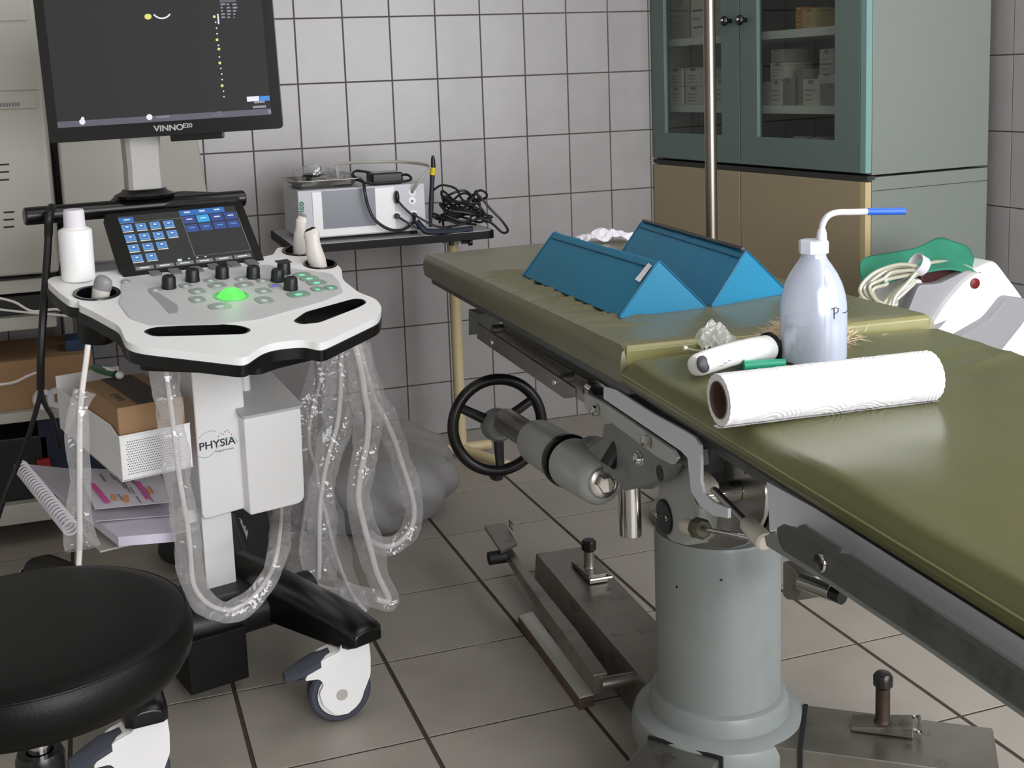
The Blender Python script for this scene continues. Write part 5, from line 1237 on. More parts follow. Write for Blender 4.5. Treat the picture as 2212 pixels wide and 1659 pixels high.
g = Geo(); g.tube([V3((pp.x-.32, yp+.02, .028)), V3((pp.x, yp+.02, .03)), V3((pp.x+.1, yp+.02, .028))], .016, 12); part('foot_tube', g, m_cream, ot)
# device
yd = yfr+.045; dzt = tzp+.006
dA = aty(642, 413, yd); dB = aty(917, 395, yd); dC = aty(921, 492, yd)
zb_, zt_ = tzp+.012, (dA.z+dB.z)/2; xa_, xb_ = dA.x, (dB.x+dC.x)/2
dev = thing('surgical_generator', 'white electrosurgical unit with grey display on the small side table', 'medical device', ((xa_+xb_)/2, yd+.12, tzp))
g = Geo(); g.box(WF, xa_, xb_, yd, yd+.26, zb_, zt_); part('device_housing', g, pbr('pale_grey_housing', (200, 200, 206), .4), dev, bevel=.004, seg=3)
for x in (xa_+.03, xb_-.03): g = Geo(); g.cyl((x, yd+.03, tzp), (x, yd+.03, zb_+.001), .01); part('device_foot', g, m_rubber, dev)
def dv(x, y): return aty(x, y, yd)
g = Geo(); g.box(WF, dv(648, 0).x, dv(830, 0).x, yd-.003, yd+.001, zb_+.004, zt_-.006); part('front_bezel', g, m_white, dev, bevel=.0015)
a_, b_ = dv(694, 413), dv(813, 486); g = Geo(); g.box(WF, a_.x, b_.x, yd-.0045, yd-.003, b_.z, a_.z); part('display', g, pbr('grey_display', (142, 144, 152), .25), dev)
# plugs and sockets
sock = []
for x, y, r_ in ((855, 425, .012), (890, 416, .011), (890, 434, .011), (856, 466, .012), (893, 464, .012)):
    P = dv(x, y); g = Geo(); g.lathe(P, (0, -1, 0), [(r_, -.001), (r_, .0015), (r_*.75, .002), (.001, .002)], 24); part('socket', g, m_white, dev)
for x, y in ((890, 434), (890, 412)): g = Geo(); g.lathe(dv(x, y)-V3((0, .002, 0)), (0, -1, 0), [(.004, 0), (.004, .0008)], 12); part('socket_hole', g, m_gray, dev)
P = dv(855, 425); g = Geo(); g.ball(P-V3((0, .012, 0)), .01, WF, .75, 1.1, 1.9, 16); part('plug', g, m_black, dev)
for x, y in ((856, 466), (893, 464)): P = dv(x, y); g = Geo(); g.lathe(P, (0, -1, 0), [(.008, 0), (.008, .014), (.005, .02)], 16); part('plug', g, m_black, dev)
text('lettering', 'innovico', .0215, dv(659, 503)-V3((0, .0035, 0)), (0, 0, 1), (-1, 0, 0), m_inkg, dev, sx=1.2, bold=.0004)
# tray on the device with plastic-wrapped leads
yt_ = yd+.02; ta = aty(634, 376, yt_); tb = aty(778, 370, yt_)
trz = zt_+.001
tray_ = thing('instrument_tray', 'shallow steel tray holding bagged black leads on top of the white device', 'tray', ((ta.x+tb.x)/2, yt_+.09, trz))
x0_, x1_ = ta.x, tb.x; g = Geo()
def rect(x0, x1, y0, y1, z): return fillet([V3((x0, y0, z)), V3((x1, y0, z)), V3((x1, y1, z)), V3((x0, y1, z))], .02, 4)
g.rings([rect(x0_+.02, x1_-.02, yt_+.02, yt_+.18, trz), rect(x0_, x1_, yt_, yt_+.2, trz+.022), rect(x0_-.006, x1_+.006, yt_-.006, yt_+.206, trz+.022), rect(x0_-.006, x1_+.006, yt_-.006, yt_+.206, trz+.0235), rect(x0_+.002, x1_-.002, yt_+.002, yt_+.198, trz+.0235), rect(x0_+.022, x1_-.022, yt_+.022, yt_+.178, trz+.002)]); part('tray_body', g, m_dsteel, tray_)
def squiggle(ctr, rx, ry, rz, n, r, seed, turns=4):
    rn = random.Random(seed); P = []
    for k in range(n):
        a = 6.283*turns*k/n; q = rn.uniform(.55, 1)
        P.append(V3((ctr.x+rx*q*math.cos(a), ctr.y+ry*q*math.sin(a), ctr.z+rz*rn.uniform(0, 1))))
    g = Geo(); g.tube(smooth_path(P, 6), r, 6); return g
lead = squiggle(V3(((x0_+x1_)/2+.02, yt_+.08, trz+.006)), .085, .05, .03, 40, .003, 5, 6)
o = part('black_lead', lead, m_blk, None); tag(o, 'tangled black leads in a clear bag inside the steel tray', 'cable')
def crumple(ctr, rx, ry, rz, seed, mat, name, lab, cat, amp=.25, fr=WF, nu=26, nv=12, half=True, parent=None):
    rn = random.Random(seed); g = Geo(); rs = []
    ph = [(rn.uniform(1, 5), rn.uniform(1, 6), rn.uniform(0, 6.28)) for _ in range(7)]
    for j in range(nv+1):
        t = (j/nv)*math.pi*(.5 if half else 1)*.98+.02; row = []
        for i in range(nu):
            a = 6.2832*i/nu; f = 1+amp*sum(math.sin(round(p)*a+q*t+s) for p, q, s in ph)/4+rn.uniform(-.05, .05)
            row.append(fr.w(0, 0, 0)*0+ctr+V3((rx*math.sin(t)*math.cos(a)*f, ry*math.sin(t)*math.sin(a)*f, rz*math.cos(t)*f)))
        rs.append(row)
    g.rings(rs); o = part(name, g, mat, parent); 
    if not parent: tag(o, lab, cat)
    return o
crumple(V3(((x0_+x1_)/2-.005, yt_+.07, trz+.008)), .088, .06, .032, 4, m_film, 'plastic_bag', 'clear plastic bag bulging over the steel tray on the device', 'bag', .5)
# power adapter
pa_ = aty(802, 388, yd+.03); pb_ = aty(868, 352, yd+.03)
adp = thing('power_adapter', 'black power adapter with silver label lying on top of the white device', 'adapter', ((pa_.x+pb_.x)/2, yd+.06, zt_))
g = Geo(); g.box(WF, pa_.x, pb_.x, yd+.02, yd+.10, zt_+.001, zt_+.034); part('adapter_body', g, m_black, adp, bevel=.007, seg=3)
g = Geo(); g.box(WF, pa_.x+.008, pb_.x-.008, yd+.03, yd+.08, zt_+.034, zt_+.0345); part('silver_label', g, pbr('silver_label', (150, 160, 158), .4), adp)
g = Geo(); g.tube(smooth_path([V3((pb_.x-.01, yd+.06, zt_+.02)), V3((pb_.x+.02, yd+.05, zt_+.022)), V3((pb_.x+.012, yd+.015, zt_+.008)), V3((pa_.x-.01, yd+.01, zt_+.008)), V3((pa_.x-.05, yd+.03, zt_+.03)), V3((pa_.x-.03, yd+.08, zt_+.04)), V3((pa_.x+.02, yd+.09, zt_+.03))]), .0038, 8); part('adapter_cord', g, m_blk, adp)
c_ = V3((pb_.x-.012, yd+.115, zt_+.003)); g = Geo(); g.lathe(c_, (0, 0, 1), [(.0, 0), (.022, 0), (.022, .018), (.012, .018), (.012, .0)], 24); o = part('tape_roll', g, pbr('tan_tape', (206, 178, 128), .6), None); tag(o, 'small tan tape roll behind the black adapter', 'tape roll')
# grey tube from tray arching to the device front
g = Geo(); g.tube(smooth_path([aty(731, 388, yd+.06), aty(728, 372, yd+.05), aty(726, 360, yd+.05), aty(740, 353, yd+.07), aty(800, 350, yd+.12), aty(870, 350, yd+.1), aty(920, 356, yd+.02), aty(926, 366, yd-.02), aty(905, 392, yd-.025), aty(893, 410, yd-.012), aty(891, 415, yd-.003)]), .0045, 8)
o = part('grey_lead', g, pbr('grey_lead', (168, 166, 158), .45), None); tag(o, 'pale grey lead arching over the device into its front socket', 'cable')
# handpiece
ya = yd+.0; hp = [aty(935, 336, ya), aty(936, 362, ya), aty(934, 378, ya), aty(933, 400, ya), aty(931, 452, ya), aty(930, 490, ya)]
hand = thing('handpiece', 'slim black electrode handpiece with yellow ring leaning against the device', 'handpiece', hp[-1])
g = Geo(); g.tube([hp[0], hp[0]+(hp[1]-hp[0])*.3, hp[1]], [.0035, .006, .007], 12); part('handpiece_tip', g, m_black, hand)
g = Geo(); g.tube([hp[1], hp[2]], .0085, 14); part('yellow_ring', g, m_yel, hand)
g = Geo(); g.tube([hp[2], hp[3], hp[4], hp[5]], [.0075, .0068, .0075, .004], 12); part('handpiece_shaft', g, m_navyc, hand)
# cables from plugs
yw = yd-.03
def cabl(pts, r, mat, name, lab, dy=0):
    g = Geo(); g.tube(smooth_path([aty(x, y, yw+d_) for x, y, d_ in pts]), r, 7); o = part(name, g, mat, None); tag(o, lab, 'cable'); return o
cabl([(770, 388, .06), (784, 392, .02), (788, 415, .0), (795, 445, .0), (810, 475, -.005), (840, 495, -.005), (870, 496, .0), (893, 480, .01), (894, 468, .02)], .0045, m_blk, 'black_cable', 'thick black cable looping down over the device display to its lower socket')
cabl([(858, 432, .02), (872, 448, .01), (888, 462, .01), (905, 470, 0), (940, 488, -.005), (990, 496, -.0)], .0032, m_blk, 'black_cable', 'thin black cable from the upper plug running right across the table')
cabl([(858, 467, .02), (875, 478, .005), (900, 492, 0), (935, 499, -.002)], .0032, m_blk, 'black_cable', 'thin black cable leaving the lower left plug')
cabl([(900, 478, .0), (912, 492, -.01), (925, 500, -.012), (975, 499, -.005), (1020, 494, .0)], .009, m_navyc, 'blue_cable_bundle', 'dark blue cable bundle lying at the front of the small table')
# heap
hx0 = aty(930, 480, yd+.06); hx1 = aty(1070, 480, yd+.06)
for s_i, (nn_, lab) in enumerate(((34, 'lower loops of the black cable heap at the table end'), (30, 'upper loose loops of the black cable heap at the table end'))):
    ctr = V3(((hx0.x+hx1.x)/2, yd+.07, tzp+.008+.03*s_i)); gg = squiggle(ctr, .092-.012*s_i, .065, .05 if s_i == 0 else .075, nn_, .0036, 11+s_i, 5)
    o = part('black_cable_coil', gg, m_blk, None); tag(o, lab, 'cable')
cabl([(1010, 430, .05), (1030, 420, .03), (1060, 452, .01), (1085, 478, 0), (1097, 498, -.02), (1085, 502, -.03), (1062, 482, -.01), (1035, 470, .0)], .0036, m_blk, 'black_cable', 'black cable loop hanging over the right end of the small table')
cabl([(935, 412, .03), (955, 400, .02), (985, 408, .02), (1000, 432, .02), (1040, 455, .01), (1062, 478, 0)], .0033, m_blk, 'black_cable', 'black cable rising in an arc beside the handpiece')

# ================================================================== SUCTION UNIT + HOSES + GREEN CLOTH
ys = -1.42
def sp_(x, y, dy=0): return aty(x, y, ys+dy)
sz0 = .40
suc = thing('suction_unit', 'white and grey portable suction unit with a red button behind the table', 'medical device', (1.35, -1.35, sz0))
def front(name, px, dy, th, mat, bevel=.004, fil=.01):
    g = Geo(); g.prism(fillet([sp_(x, y, dy) for x, y in px], fil), V3((0, th, 0))); return part(name, g, mat, suc, bevel=bevel)
front('unit_shell', [(1975, 600), (2040, 612), (2150, 560), (2210, 640), (2290, 800), (2290, 900), (1880, 900), (1900, 700), (1960, 680)], .02, .2, m_white, .01, .02)
front('grey_fender', [(1985, 615), (2030, 613), (2090, 583), (2118, 590), (2090, 640), (2040, 700), (1960, 780), (1900, 780), (1955, 690)], -.005, .03, pbr('light_grey_plastic', (160, 158, 162), .4), .004, .015)
front('white_handle', [(2128, 590), (2134, 608), (2100, 640), (2050, 690), (2012, 705), (2040, 660), (2080, 612), (2108, 590)], -.02, .03, m_white, .005, .01)
front('grey_band', [(2180, 640), (2140, 690), (2070, 730), (2000, 800), (2130, 800), (2210, 700), (2240, 650)], -.01, .04, pbr('light_grey_plastic', (160, 158, 162), .4), .004, .015)
P = sp_(2105, 612, -.0205); g = Geo(); g.lathe(P, (0, -1, 0), [(.0125, 0), (.0125, .004), (.010, .0055), (.001, .006)], 24); part('red_button', g, m_red, suc)
g = Geo(); a_ = sp_(1990, 592, .02); b_ = sp_(2062, 612, .02); g.box(WF, a_.x, b_.x, ys+.02, ys+.12, b_.z, a_.z+.01); part('dark_jar_lid', g, pbr('maroon', (62, 24, 26), .35), suc, bevel=.006)
g = Geo()
for k in range(3): P = sp_(1978+7*k, 640, .0195); g.box(WF, P.x, P.x+.005, P.y-.001, P.y+.001, P.z-.006, P.z+.007)
part('printed_marks', g, m_gray, suc)
# trolley underneath
tr_ = thing('equipment_trolley', 'grey equipment trolley mostly hidden behind the mattress, carrying the suction unit', 'trolley', (1.38, -1.3, 0))
sxa, sxb = sp_(1900, 700).x-.05, sp_(2290, 700).x-.02
zsb = sp_(1900, 900, .02).z-.001
g = Geo(); g.box(WF, sxa, sxb, ys-.02, ys+.28, zsb-.02, zsb); part('trolley_top', g, m_offw, tr_, bevel=.003)
for x in (sxa+.02, sxb-.02):
    for y in (ys, ys+.26): g = Geo(); g.cyl((x, y, .0), (x, y, zsb-.02), .011); part('trolley_leg', g, m_steel, tr_)
# green cloth
g = Geo(); G_ = []; rn = random.Random(9)
cl_px = [[(1852, 560), (1858, 600), (1870, 640)], [(1890, 552), (1895, 580), (1900, 620)], [(1940, 545), (1945, 575), (1950, 600)], [(1990, 535), (1995, 565), (2000, 590)], [(2028, 508), (2040, 555), (2050, 580)], [(2060, 525), (2075, 565), (2085, 590)], [(2090, 530), (2110, 575), (2120, 598)], [(2100, 552), (2112, 580), (2125, 596)]]
for i, colp in enumerate(cl_px): G_.append([g.v(sp_(x, y, .10-.05*j+.02*math.sin(i*2.1+j))) for j, (x, y) in enumerate(colp)])
for i in range(7):
    for j in range(2): g._f([G_[i][j], G_[i+1][j], G_[i+1][j+1], G_[i][j+1]])
o = part('green_cloth', g, m_tealc, None); tag(o, 'green surgical cloth draped behind the coiled hose on the suction unit', 'cloth')
md = o.modifiers.new('sub', 'SUBSURF'); md.levels = md.render_levels = 3; md = o.modifiers.new('thick', 'SOLIDIFY'); md.thickness = .003
# coiled hose  
rn = random.Random(21); hose = thing('coiled_hose', 'bundle of coiled translucent suction hose tied with a white band beside the green cloth', 'hose', sp_(1930, 660))
for k in range(9):
    sx_ = 1855+rn.uniform(0, 18)+k*2; P = [(1985-rn.uniform(0, 8), 575+k*2), (1940-3*k, 572+4*k), (sx_+30, 590+3*k), (sx_, 622+rn.uniform(-4, 4)), (sx_+14, 650+rn.uniform(-5, 4)), (sx_+50, 662-rn.uniform(0, 4)), (1935, 648-2*k), (1975, 612-k)]
    g = Geo(); g.tube(smooth_path([sp_(x, y, -.035+.013*(k % 4)) for x, y in P], 6), .0046, 8); part('hose_loop', g, m_hose, hose)
for k in range(6):
    P = [(1985, 580+2*k), (2020, 566+4*k), (2070, 570+5*k), (2110, 588+4*k), (2130, 612)]
    g = Geo(); g.tube(smooth_path([sp_(x, y, .03+.012*(k % 3)) for x, y in P], 6), .0044, 8); part('hose_strand', g, m_hose, hose)
for k in range(5):
    P = [(1978+2*k, 590), (1960-2*k, 612), (1935-4*k, 640), (1925-6*k+rn.uniform(-4, 4), 664)]
    g = Geo(); g.tube(smooth_path([sp_(x, y, -.05+.006*k) for x, y in P], 6), .0046, 8); part('hose_strand', g, m_hose, hose)
P = sp_(1986, 572, -.03); g = Geo(); g.lathe(P-V3((.012, 0, -.006)), (.8, 0, -.45), [(.0225, 0), (.024, .0), (.024, .024), (.0225, .024), (.0225, 0)], 28, caps=False); part('white_tie', g, m_paper, hose)

# ================================================================== STOOL
sz = .545; sc_ = atz(58, 1347, sz); Rs = .185
stool = thing('stool', 'round black padded stool with chrome gas lift in the left foreground', 'stool', (sc_.x, sc_.y, 0))
g = Geo(); g.lathe((sc_.x, sc_.y, sz), (0, 0, 1), [(.001, .002), (.10, .002), (.16, .0), (.178, -.0025), (Rs, -.007)], 96, caps=False); part('seat_top', g, m_skin, stool)
g = Geo(); g.torus((sc_.x, sc_.y, sz-.007), (0, 0, 1), Rs, .0016, 96, 8); part('seat_piping', g, m_skin, stool)
g = Geo(); g.lathe((sc_.x, sc_.y, sz), (0, 0, 1), [(Rs, -.007), (Rs+.0045, -.015), (Rs+.0065, -.03), (Rs+.004, -.048), (Rs-.006, -.064), (Rs-.022, -.072), (.001, -.074)], 96, caps=False); part('seat_side', g, m_skin, stool)
g = Geo(); g.lathe((sc_.x, sc_.y, sz), (0, 0, 1), [(.14, -.078), (.14, -.085), (.04, -.09), (.03, -.14), (.001, -.14)], 40); part('seat_plate', g, m_black, stool)
g = Geo(); g.cyl((sc_.x, sc_.y, .2), (sc_.x, sc_.y, sz-.1), .014); part('gas_lift', g, m_chrome, stool)
zc2 = hit(V3((sc_.x, sc_.y, 0)), V3((fwd.x, fwd.y, 0)).normalized(), 55, 1622).z
g = Geo(); g.lathe((sc_.x, sc_.y, 0), (0, 0, 1), [(.026, .14), (.029, zc2-.06), (.029, zc2-.008), (.026, zc2), (.016, zc2), (.016, zc2-.02), (.001, zc2-.02)], 36); part('lift_collar', g, m_blackg, stool)
for k in range(5):
    a = rad(72*k+20); d = V3((math.cos(a), math.sin(a), 0)); C0 = V3((sc_.x, sc_.y, 0))
    g = Geo(); g.tube([C0+d*.02+V3((0, 0, .14)), C0+d*.14+V3((0, 0, .11)), C0+d*.26+V3((0, 0, .075))], [.022, .018, .014], 10); part('base_leg', g, m_black, stool)
    g = Geo(); c = C0+d*.262; n_ = V3((-d.y, d.x, 0)); g.lathe(c+n_*.012+V3((0, 0, .026)), -n_, [(.02, 0), (.025, .003), (.025, .021), (.02, .024)], 24); part('wheel', g, m_black, stool)
    g = Geo(); g.cyl(c+V3((0, 0, .05)), c+V3((0, 0, .078)), .008); part('wheel_stem', g, m_black, stool)

# ================================================================== GREY BAG ON THE FLOOR
def fl(x, y): return atz(x, y, 0)
bc = (fl(800, 1170)+fl(975, 1100))/2; bag = thing('waste_bag', 'full grey plastic bag slumped on the floor against the tiled wall below the side table', 'bag', (.10, -.56, 0))
g = Geo(); rs = []; rn = random.Random(5)
bx_, by_ = .015, -.60
ph = [(rn.randint(3, 15), rn.uniform(2, 9), rn.uniform(0, 6.28), rn.uniform(.4, 1)) for _ in range(14)]
ztop = aty(900, 905, by_+.05).z
for j in range(29):
    t = j/28; row = []; z = ztop*t
    rad_ = (.86+.24*math.sin(math.pi*min(1, t*1.15)))*(1 if t < .72 else math.sqrt(max(0, 1-((t-.72)/.29)**2)))
    if j == 0: rad_ *= .93
    for i in range(72):
        a = 6.2832*i/72; f = 1+.016*sum(w_*math.sin(n_*a+q*t*2+s_) for n_, q, s_, w_ in ph)
        row.append(V3((bx_+.225*rad_*f*math.cos(a)+.02*t, by_+.25*rad_*f*math.sin(a), z*(1 if t < .7 else 1+.05*math.sin(3*a))+.001)))
    rs.append(row)
g.rings(rs); part('bag_body', g, m_bag, bag)

# ================================================================== THINGS ON THE CART
# gel bottle
gb = dk(170, 604, .0); gz = gb.z; vN = V3((fwd.x, fwd.y, 0)).normalized()
def gv(x, y): return hit(gb, vN, x, y)
rg = (gv(204, 560)-gv(134, 560)).length/2; zt = gv(168, 452).z-gz; zs = gv(168, 490).z-gz; zn = gv(168, 478).z-gz
gel = thing('gel_bottle', 'white plastic gel bottle standing on the left of the ultrasound console', 'bottle', gb)
g = Geo(); g.lathe(gb, DN*.3+V3((0, 0, .7)), [(rg*.9, 0.0), (rg*.98, .003), (rg, .01), (rg, zs*.92), (rg*.96, zs*.96), (rg*.7, zs*1.0), (rg*.62, zs*1.02)], 36); part('bottle_body', g, m_white, gel)
ad_ = (DN*.3+V3((0, 0, .7))).normalized(); g = Geo(); g.lathe(gb+ad_*zs*1.005, ad_, [(rg*.64, 0), (rg*.62, zt-zs-.004), (rg*.57, zt-zs), (.001, zt-zs)], 32); part('bottle_cap', g, m_paper, gel)
# probes
def cup_dir(i): return cups[i][0]
m_probe = pbr('probe_ivory', (216, 208, 202), .35); m_ptip = pbr('probe_grey_tip', (140, 138, 140), .4)
def probe(pl_px, dpt, widths, label, tip_mat, tipn, cable_pts, mirror=False):
    pass
def probe_chain(name, label, P, R_, flat, mats, group='ultrasound probes in the console cups'):
    e = thing('ultrasound_probe', label, 'probe', P[0], group)
    names = ['probe_handle', 'probe_head', 'probe_lens']; k0 = 0
    for nm, mat, (i0, i1) in mats:
        g = Geo(); rs = []
        for i in range(i0, i1+1):
            t = (P[min(i+1, len(P)-1)]-P[max(i-1, 0)]).normalized(); a = (RT-t*RT.dot(t)).normalized(); b = t.cross(a)
            rs.append([P[i]+a*R_[i]*math.cos(6.2832*k/24)+b*R_[i]*flat[i]*math.sin(6.2832*k/24) for k in range(24)])
        g.rings(rs); part(nm, g, mat, e)
    return e
def vp(base, x, y): return hit(base, vN, x, y)
c = cups[0][0]; b0_ = c-vN*.0; 
P = [vp(b0_, x, y) for x, y in ((212, 690), (214, 660), (216, 645), (219, 625), (221, 622), (223, 610), (225, 603), (226.5, 599), (227.5, 597))]
u1 = .0172; probe_chain('p', 'ivory ultrasound probe with grey rounded tip in the left console cup', P, [.010, .012, u1*.95, u1, u1, u1*1.0, u1*.92, u1*.7, u1*.35], [1, .9, .8, .75, .75, .75, .75, .75, .75], [('probe_handle', m_probe, (0, 3)), ('probe_head', m_ptip, (3, 8))])
c = cups[1][0]; P = [vp(c, x, y) for x, y in ((696, 610), (690, 580), (684, 562), (677, 535), (675, 520), (673, 505), (670, 497), (668, 493))]
probe_chain('p', 'ivory probe with dark lens tip in the front right console cup', P, [.011, .017, .0195, .017, .0155, .0175, .014, .007], [1, .8, .75, .8, .8, .55, .45, .4], [('probe_handle', m_probe, (0, 5)), ('probe_head', m_probe, (5, 6)), ('probe_lens', m_black, (6, 7))])
c = cups[2][0]; P = [vp(c, x, y) for x, y in ((648, 570), (647, 550), (647, 530), (648, 505), (650, 495), (651, 478), (654, 468), (656, 462))]
probe_chain('p', 'ivory probe with narrow grey tip in the rear right console cup', P, [.010, .013, .014, .0135, .012, .0125, .009, .006], [1, .8, .8, .8, .7, .6, .4, .3], [('probe_handle', m_probe, (0, 5)), ('probe_head', m_probe, (5, 6)), ('probe_lens', m_gray, (6, 7))])
# sleeved probe cables
def cpath(pts, ly): return [CF.px(x, y, 1, ly+(d[0] if d else 0)) for x, y, *d in pts]
def sleeve(pts, wd, seed, mat, name, label, cat='cover', group=None, flatn=.32, n=16, amp=.06):
    rn = random.Random(seed); P = smooth_path(pts, 7); m = len(P); rs = []; nrm = None
    ph = [(rn.randint(2, 5), rn.uniform(.3, 1.2), rn.uniform(0, 6.28)) for _ in range(5)]
    for i in range(m):
        t = (P[min(i+1, m-1)]-P[max(i-1, 0)]).normalized(); a = CF.ex.copy()
        v_ = CAM-P[i]; a = t.cross(v_).normalized(); b = t.cross(a)
        tt = i/(m-1); k = tt*(len(wd)-1); k0 = int(min(k, len(wd)-2)); w__ = wd[k0]+(wd[k0+1]-wd[k0])*(k-k0)
        row = []
        for j in range(n):
            an = 6.2832*j/n; f = 1+amp*.8*sum(math.sin(q[0]*an+q[1]*.6*i+q[2]) for q in ph)+rn.uniform(-amp, amp)*.3
            row.append(P[i]+a*w__*f*math.cos(an)+b*w__*flatn*f*math.sin(an))
        rs.append(row)
    g = Geo(); g.rings(rs, caps=False); o = part(name, g, mat, None); tag(o, label, cat, group); return o
def cable(pts, r, label, name='probe_cable', mat=None, group=None):
    g = Geo(); g.tube(smooth_path(pts, 7), r, 8); o = part(name, g, mat or m_cable, None); tag(o, label, 'cable', group); return o
# far left
cable(cpath([(190, 745), (186, 780), (178, 840), (173, 900), (172, 1000), (172, 1100), (172, 1180), (168, 1250)], .20), .0050, 'white probe cable hanging straight down at the far left of the cart')
g = Geo(); a_ = CF.px(190, 738, 1, .2); g.cyl(a_, CF.px(188, 758, 1, .2), .008, .0055); 
sleeve(cpath([(182, 845), (172, 880), (165, 930), (168, 980), (175, 1040), (170, 1100), (172, 1150), (176, 1185)], .20), [.020, .016, .020, .020, .018, .020, .028, .030], 1, m_film, 'cable_sleeve', 'clear plastic sleeve around the far left probe cable')
# front left, loops under
pl = [(352, 775), (360, 840), (368, 900), (375, 960), (382, 1020), (392, 1080), (402, 1140), (408, 1200), (418, 1260), (440, 1300), (475, 1320), (510, 1318), (550, 1290), (580, 1250), (596, 1210), (604, 1160, .1), (608, 1100, .25), (612, 1040, .3)]
cable(cpath([(q_[0]+(4 if i < 8 else 0), q_[1]-(0 if i < 9 else 4), *q_[2:]) for i, q_ in enumerate(pl)], .17), .0046, 'white probe cable looping below the cart column from the front left')
sleeve(cpath(pl, .17), [.024, .026, .022, .024, .022, .024, .025, .022, .022, .020, .020, .019, .019, .020, .022, .022], 2, m_filmg, 'cable_sleeve', 'long cloudy plastic sleeve looping under the column in front of the cart')
# right group
p1_ = [(737, 745), (737, 800), (735, 860), (728, 920), (712, 975), (700, 1030), (692, 1090), (690, 1150), (690, 1210), (688, 1250)]
cable(cpath(p1_, .30), .0050, 'white probe cable hanging behind the right side bin, swinging left')
sleeve(cpath(p1_, .30), [.030, .034, .036, .034, .028, .024, .028, .034, .038, .036], 3, m_film, 'cable_sleeve', 'clear sleeve on the cable that swings left below the console')
p2_ = [(762, 730), (778, 790), (788, 850), (796, 905), (792, 960), (780, 1020), (774, 1075), (785, 1130), (800, 1185), (815, 1240), (838, 1288), (836, 1300), (812, 1294)]
cable(cpath(p2_, .26), .0066, 'thick white probe cable reaching lowest on the right of the cart', group=None)
sleeve(cpath(p2_[:-1]+[(780, 1286), (740, 1270)], .26), [.024, .028, .030, .030, .026, .024, .026, .028, .026, .022, .020, .018, .018], 4, m_film, 'cable_sleeve', 'clear sleeve on the thick lowest cable right of the cart')
p3_ = [(775, 745), (790, 800), (808, 860), (830, 900), (852, 950), (868, 1000), (884, 1050), (894, 1095), (890, 1135), (870, 1165), (842, 1180), (815, 1176), (790, 1160)]
cable(cpath(p3_, .32), .0060, 'white probe cable sweeping out to the far right in a wide loop')
sleeve(cpath(p3_, .32), [.022, .024, .024, .026, .024, .022, .022, .022, .020, .020, .02, .02, .02], 6, m_film, 'cable_sleeve', 'clear sleeve on the cable sweeping far right in a wide loop')
p4_ = [(700, 760), (690, 830), (672, 900), (668, 960), (682, 1010), (690, 1060), (704, 1110), (716, 1160), (730, 1210), (745, 1250), (765, 1290), (790, 1320)]
cable(cpath(p4_, .40), .0040, 'thin pale probe cable crossing behind the other hanging cables')
sleeve(cpath(p4_, .40), [.026, .034, .038, .034, .030, .030, .034, .034, .032, .028, .022, .016], 7, m_film, 'cable_sleeve', 'wide clear sleeve crossing behind the hanging cables towards the caster')
p5_ = [(668, 860), (660, 950), (664, 1040), (658, 1110), (650, 1170), (650, 1210), (668, 1250), (700, 1268), (745, 1274)]
cable(cpath(p5_, .46), .0042, 'thin pinkish probe cable hanging behind the side bin, ending in a low curl')
sleeve(cpath(p5_, .46), [.022, .026, .03, .032, .034, .034, .030, .024, .018], 8, m_filmg, 'cable_sleeve', 'dull plastic sleeve hanging just right of the side bin, curling low')
# power cord at the left
def cw(x, y, ly): return CF.px(x, y, 1, ly)
yk = yr-.02
cord = [cw(112, 447, yk-.0), cw(106, 470, yk-.024), cw(104, 520, yk-.02), cw(99, 600, yk-.05), cw(92, 700, yk-.08), cw(88, 780, yk-.08), cw(88, 840, yk-.06)]
g = Geo(); g.tube(smooth_path(cord), [.009]*15+[.008]*34, 8); 
g.tube(smooth_path([cord[-2], cord[-1], cw(80, 880, yk-.05), cw(62, 940, yk-.03), cw(40, 1000, yk), cw(15, 1060, yk), cw(-5, 1120, yk)]), .0052, 8)
g.tube(smooth_path([cord[-2], cord[-1], cw(98, 875, yk-.05), cw(112, 900, yk-.03), cw(122, 935, yk), cw(128, 965, yk+.02)]), .0050, 8)
part('power_cord', g, m_blk, cart)
# cardboard box in the basket
def bsk(x, y, ly): return CF.l(CF.px(x, y, 1, ly))
byf = yL+.012; c1_ = bsk(250, 883, byf); c2_ = bsk(411, 862, byf); zbx = c1_.z; zb0 = fb+.004
Lb = .25; x0c, x1c = c1_.x-.0, fx1-.004
x0c = max(x0c, fx0+.005)
box = thing('cardboard_box', 'brown cardboard box with a dark printed strip sitting in the left cart basket', 'box', CF.w((x0c+x1c)/2, byf+Lb/2, zb0))
g = Geo(); g.box(CF, x0c, x1c, byf, byf+Lb, zb0, zbx); part('carton_body', g, m_card, box, bevel=.0015)
g = Geo(); pz_ = V3((0, 0, zbx+.0004))
def bt(x, y): return hit(CF.w(0, 0, zbx+.0003), V3((0, 0, 1)), x, y)
L = [CF.l(bt(x, y)) for x, y in ((232, 797), (300, 862), (345, 855), (330, 800))]
xa1 = x0c+(x1c-x0c)*.32; xa2 = x0c+(x1c-x0c)*.80
g.box(CF, xa1, xa2, byf+.001, byf+Lb-.001, zbx+.0001, zbx+.0007); part('dark_strip', g, m_cardd, box)
text('lettering', 'vimed', .022, CF.w(x0c+.035, byf+.03, zbx+.0004), CF.ey, -CF.ex, m_cardd, box) if 0 else None
g = Geo()
for k in range(5): g.box(CF, xa1-.022+.003*(k % 2), xa1-.008, byf+.05+.013*k, byf+.058+.013*k, zbx, zbx+.0004)
part('printing', g, m_cardd, box, flat=True)
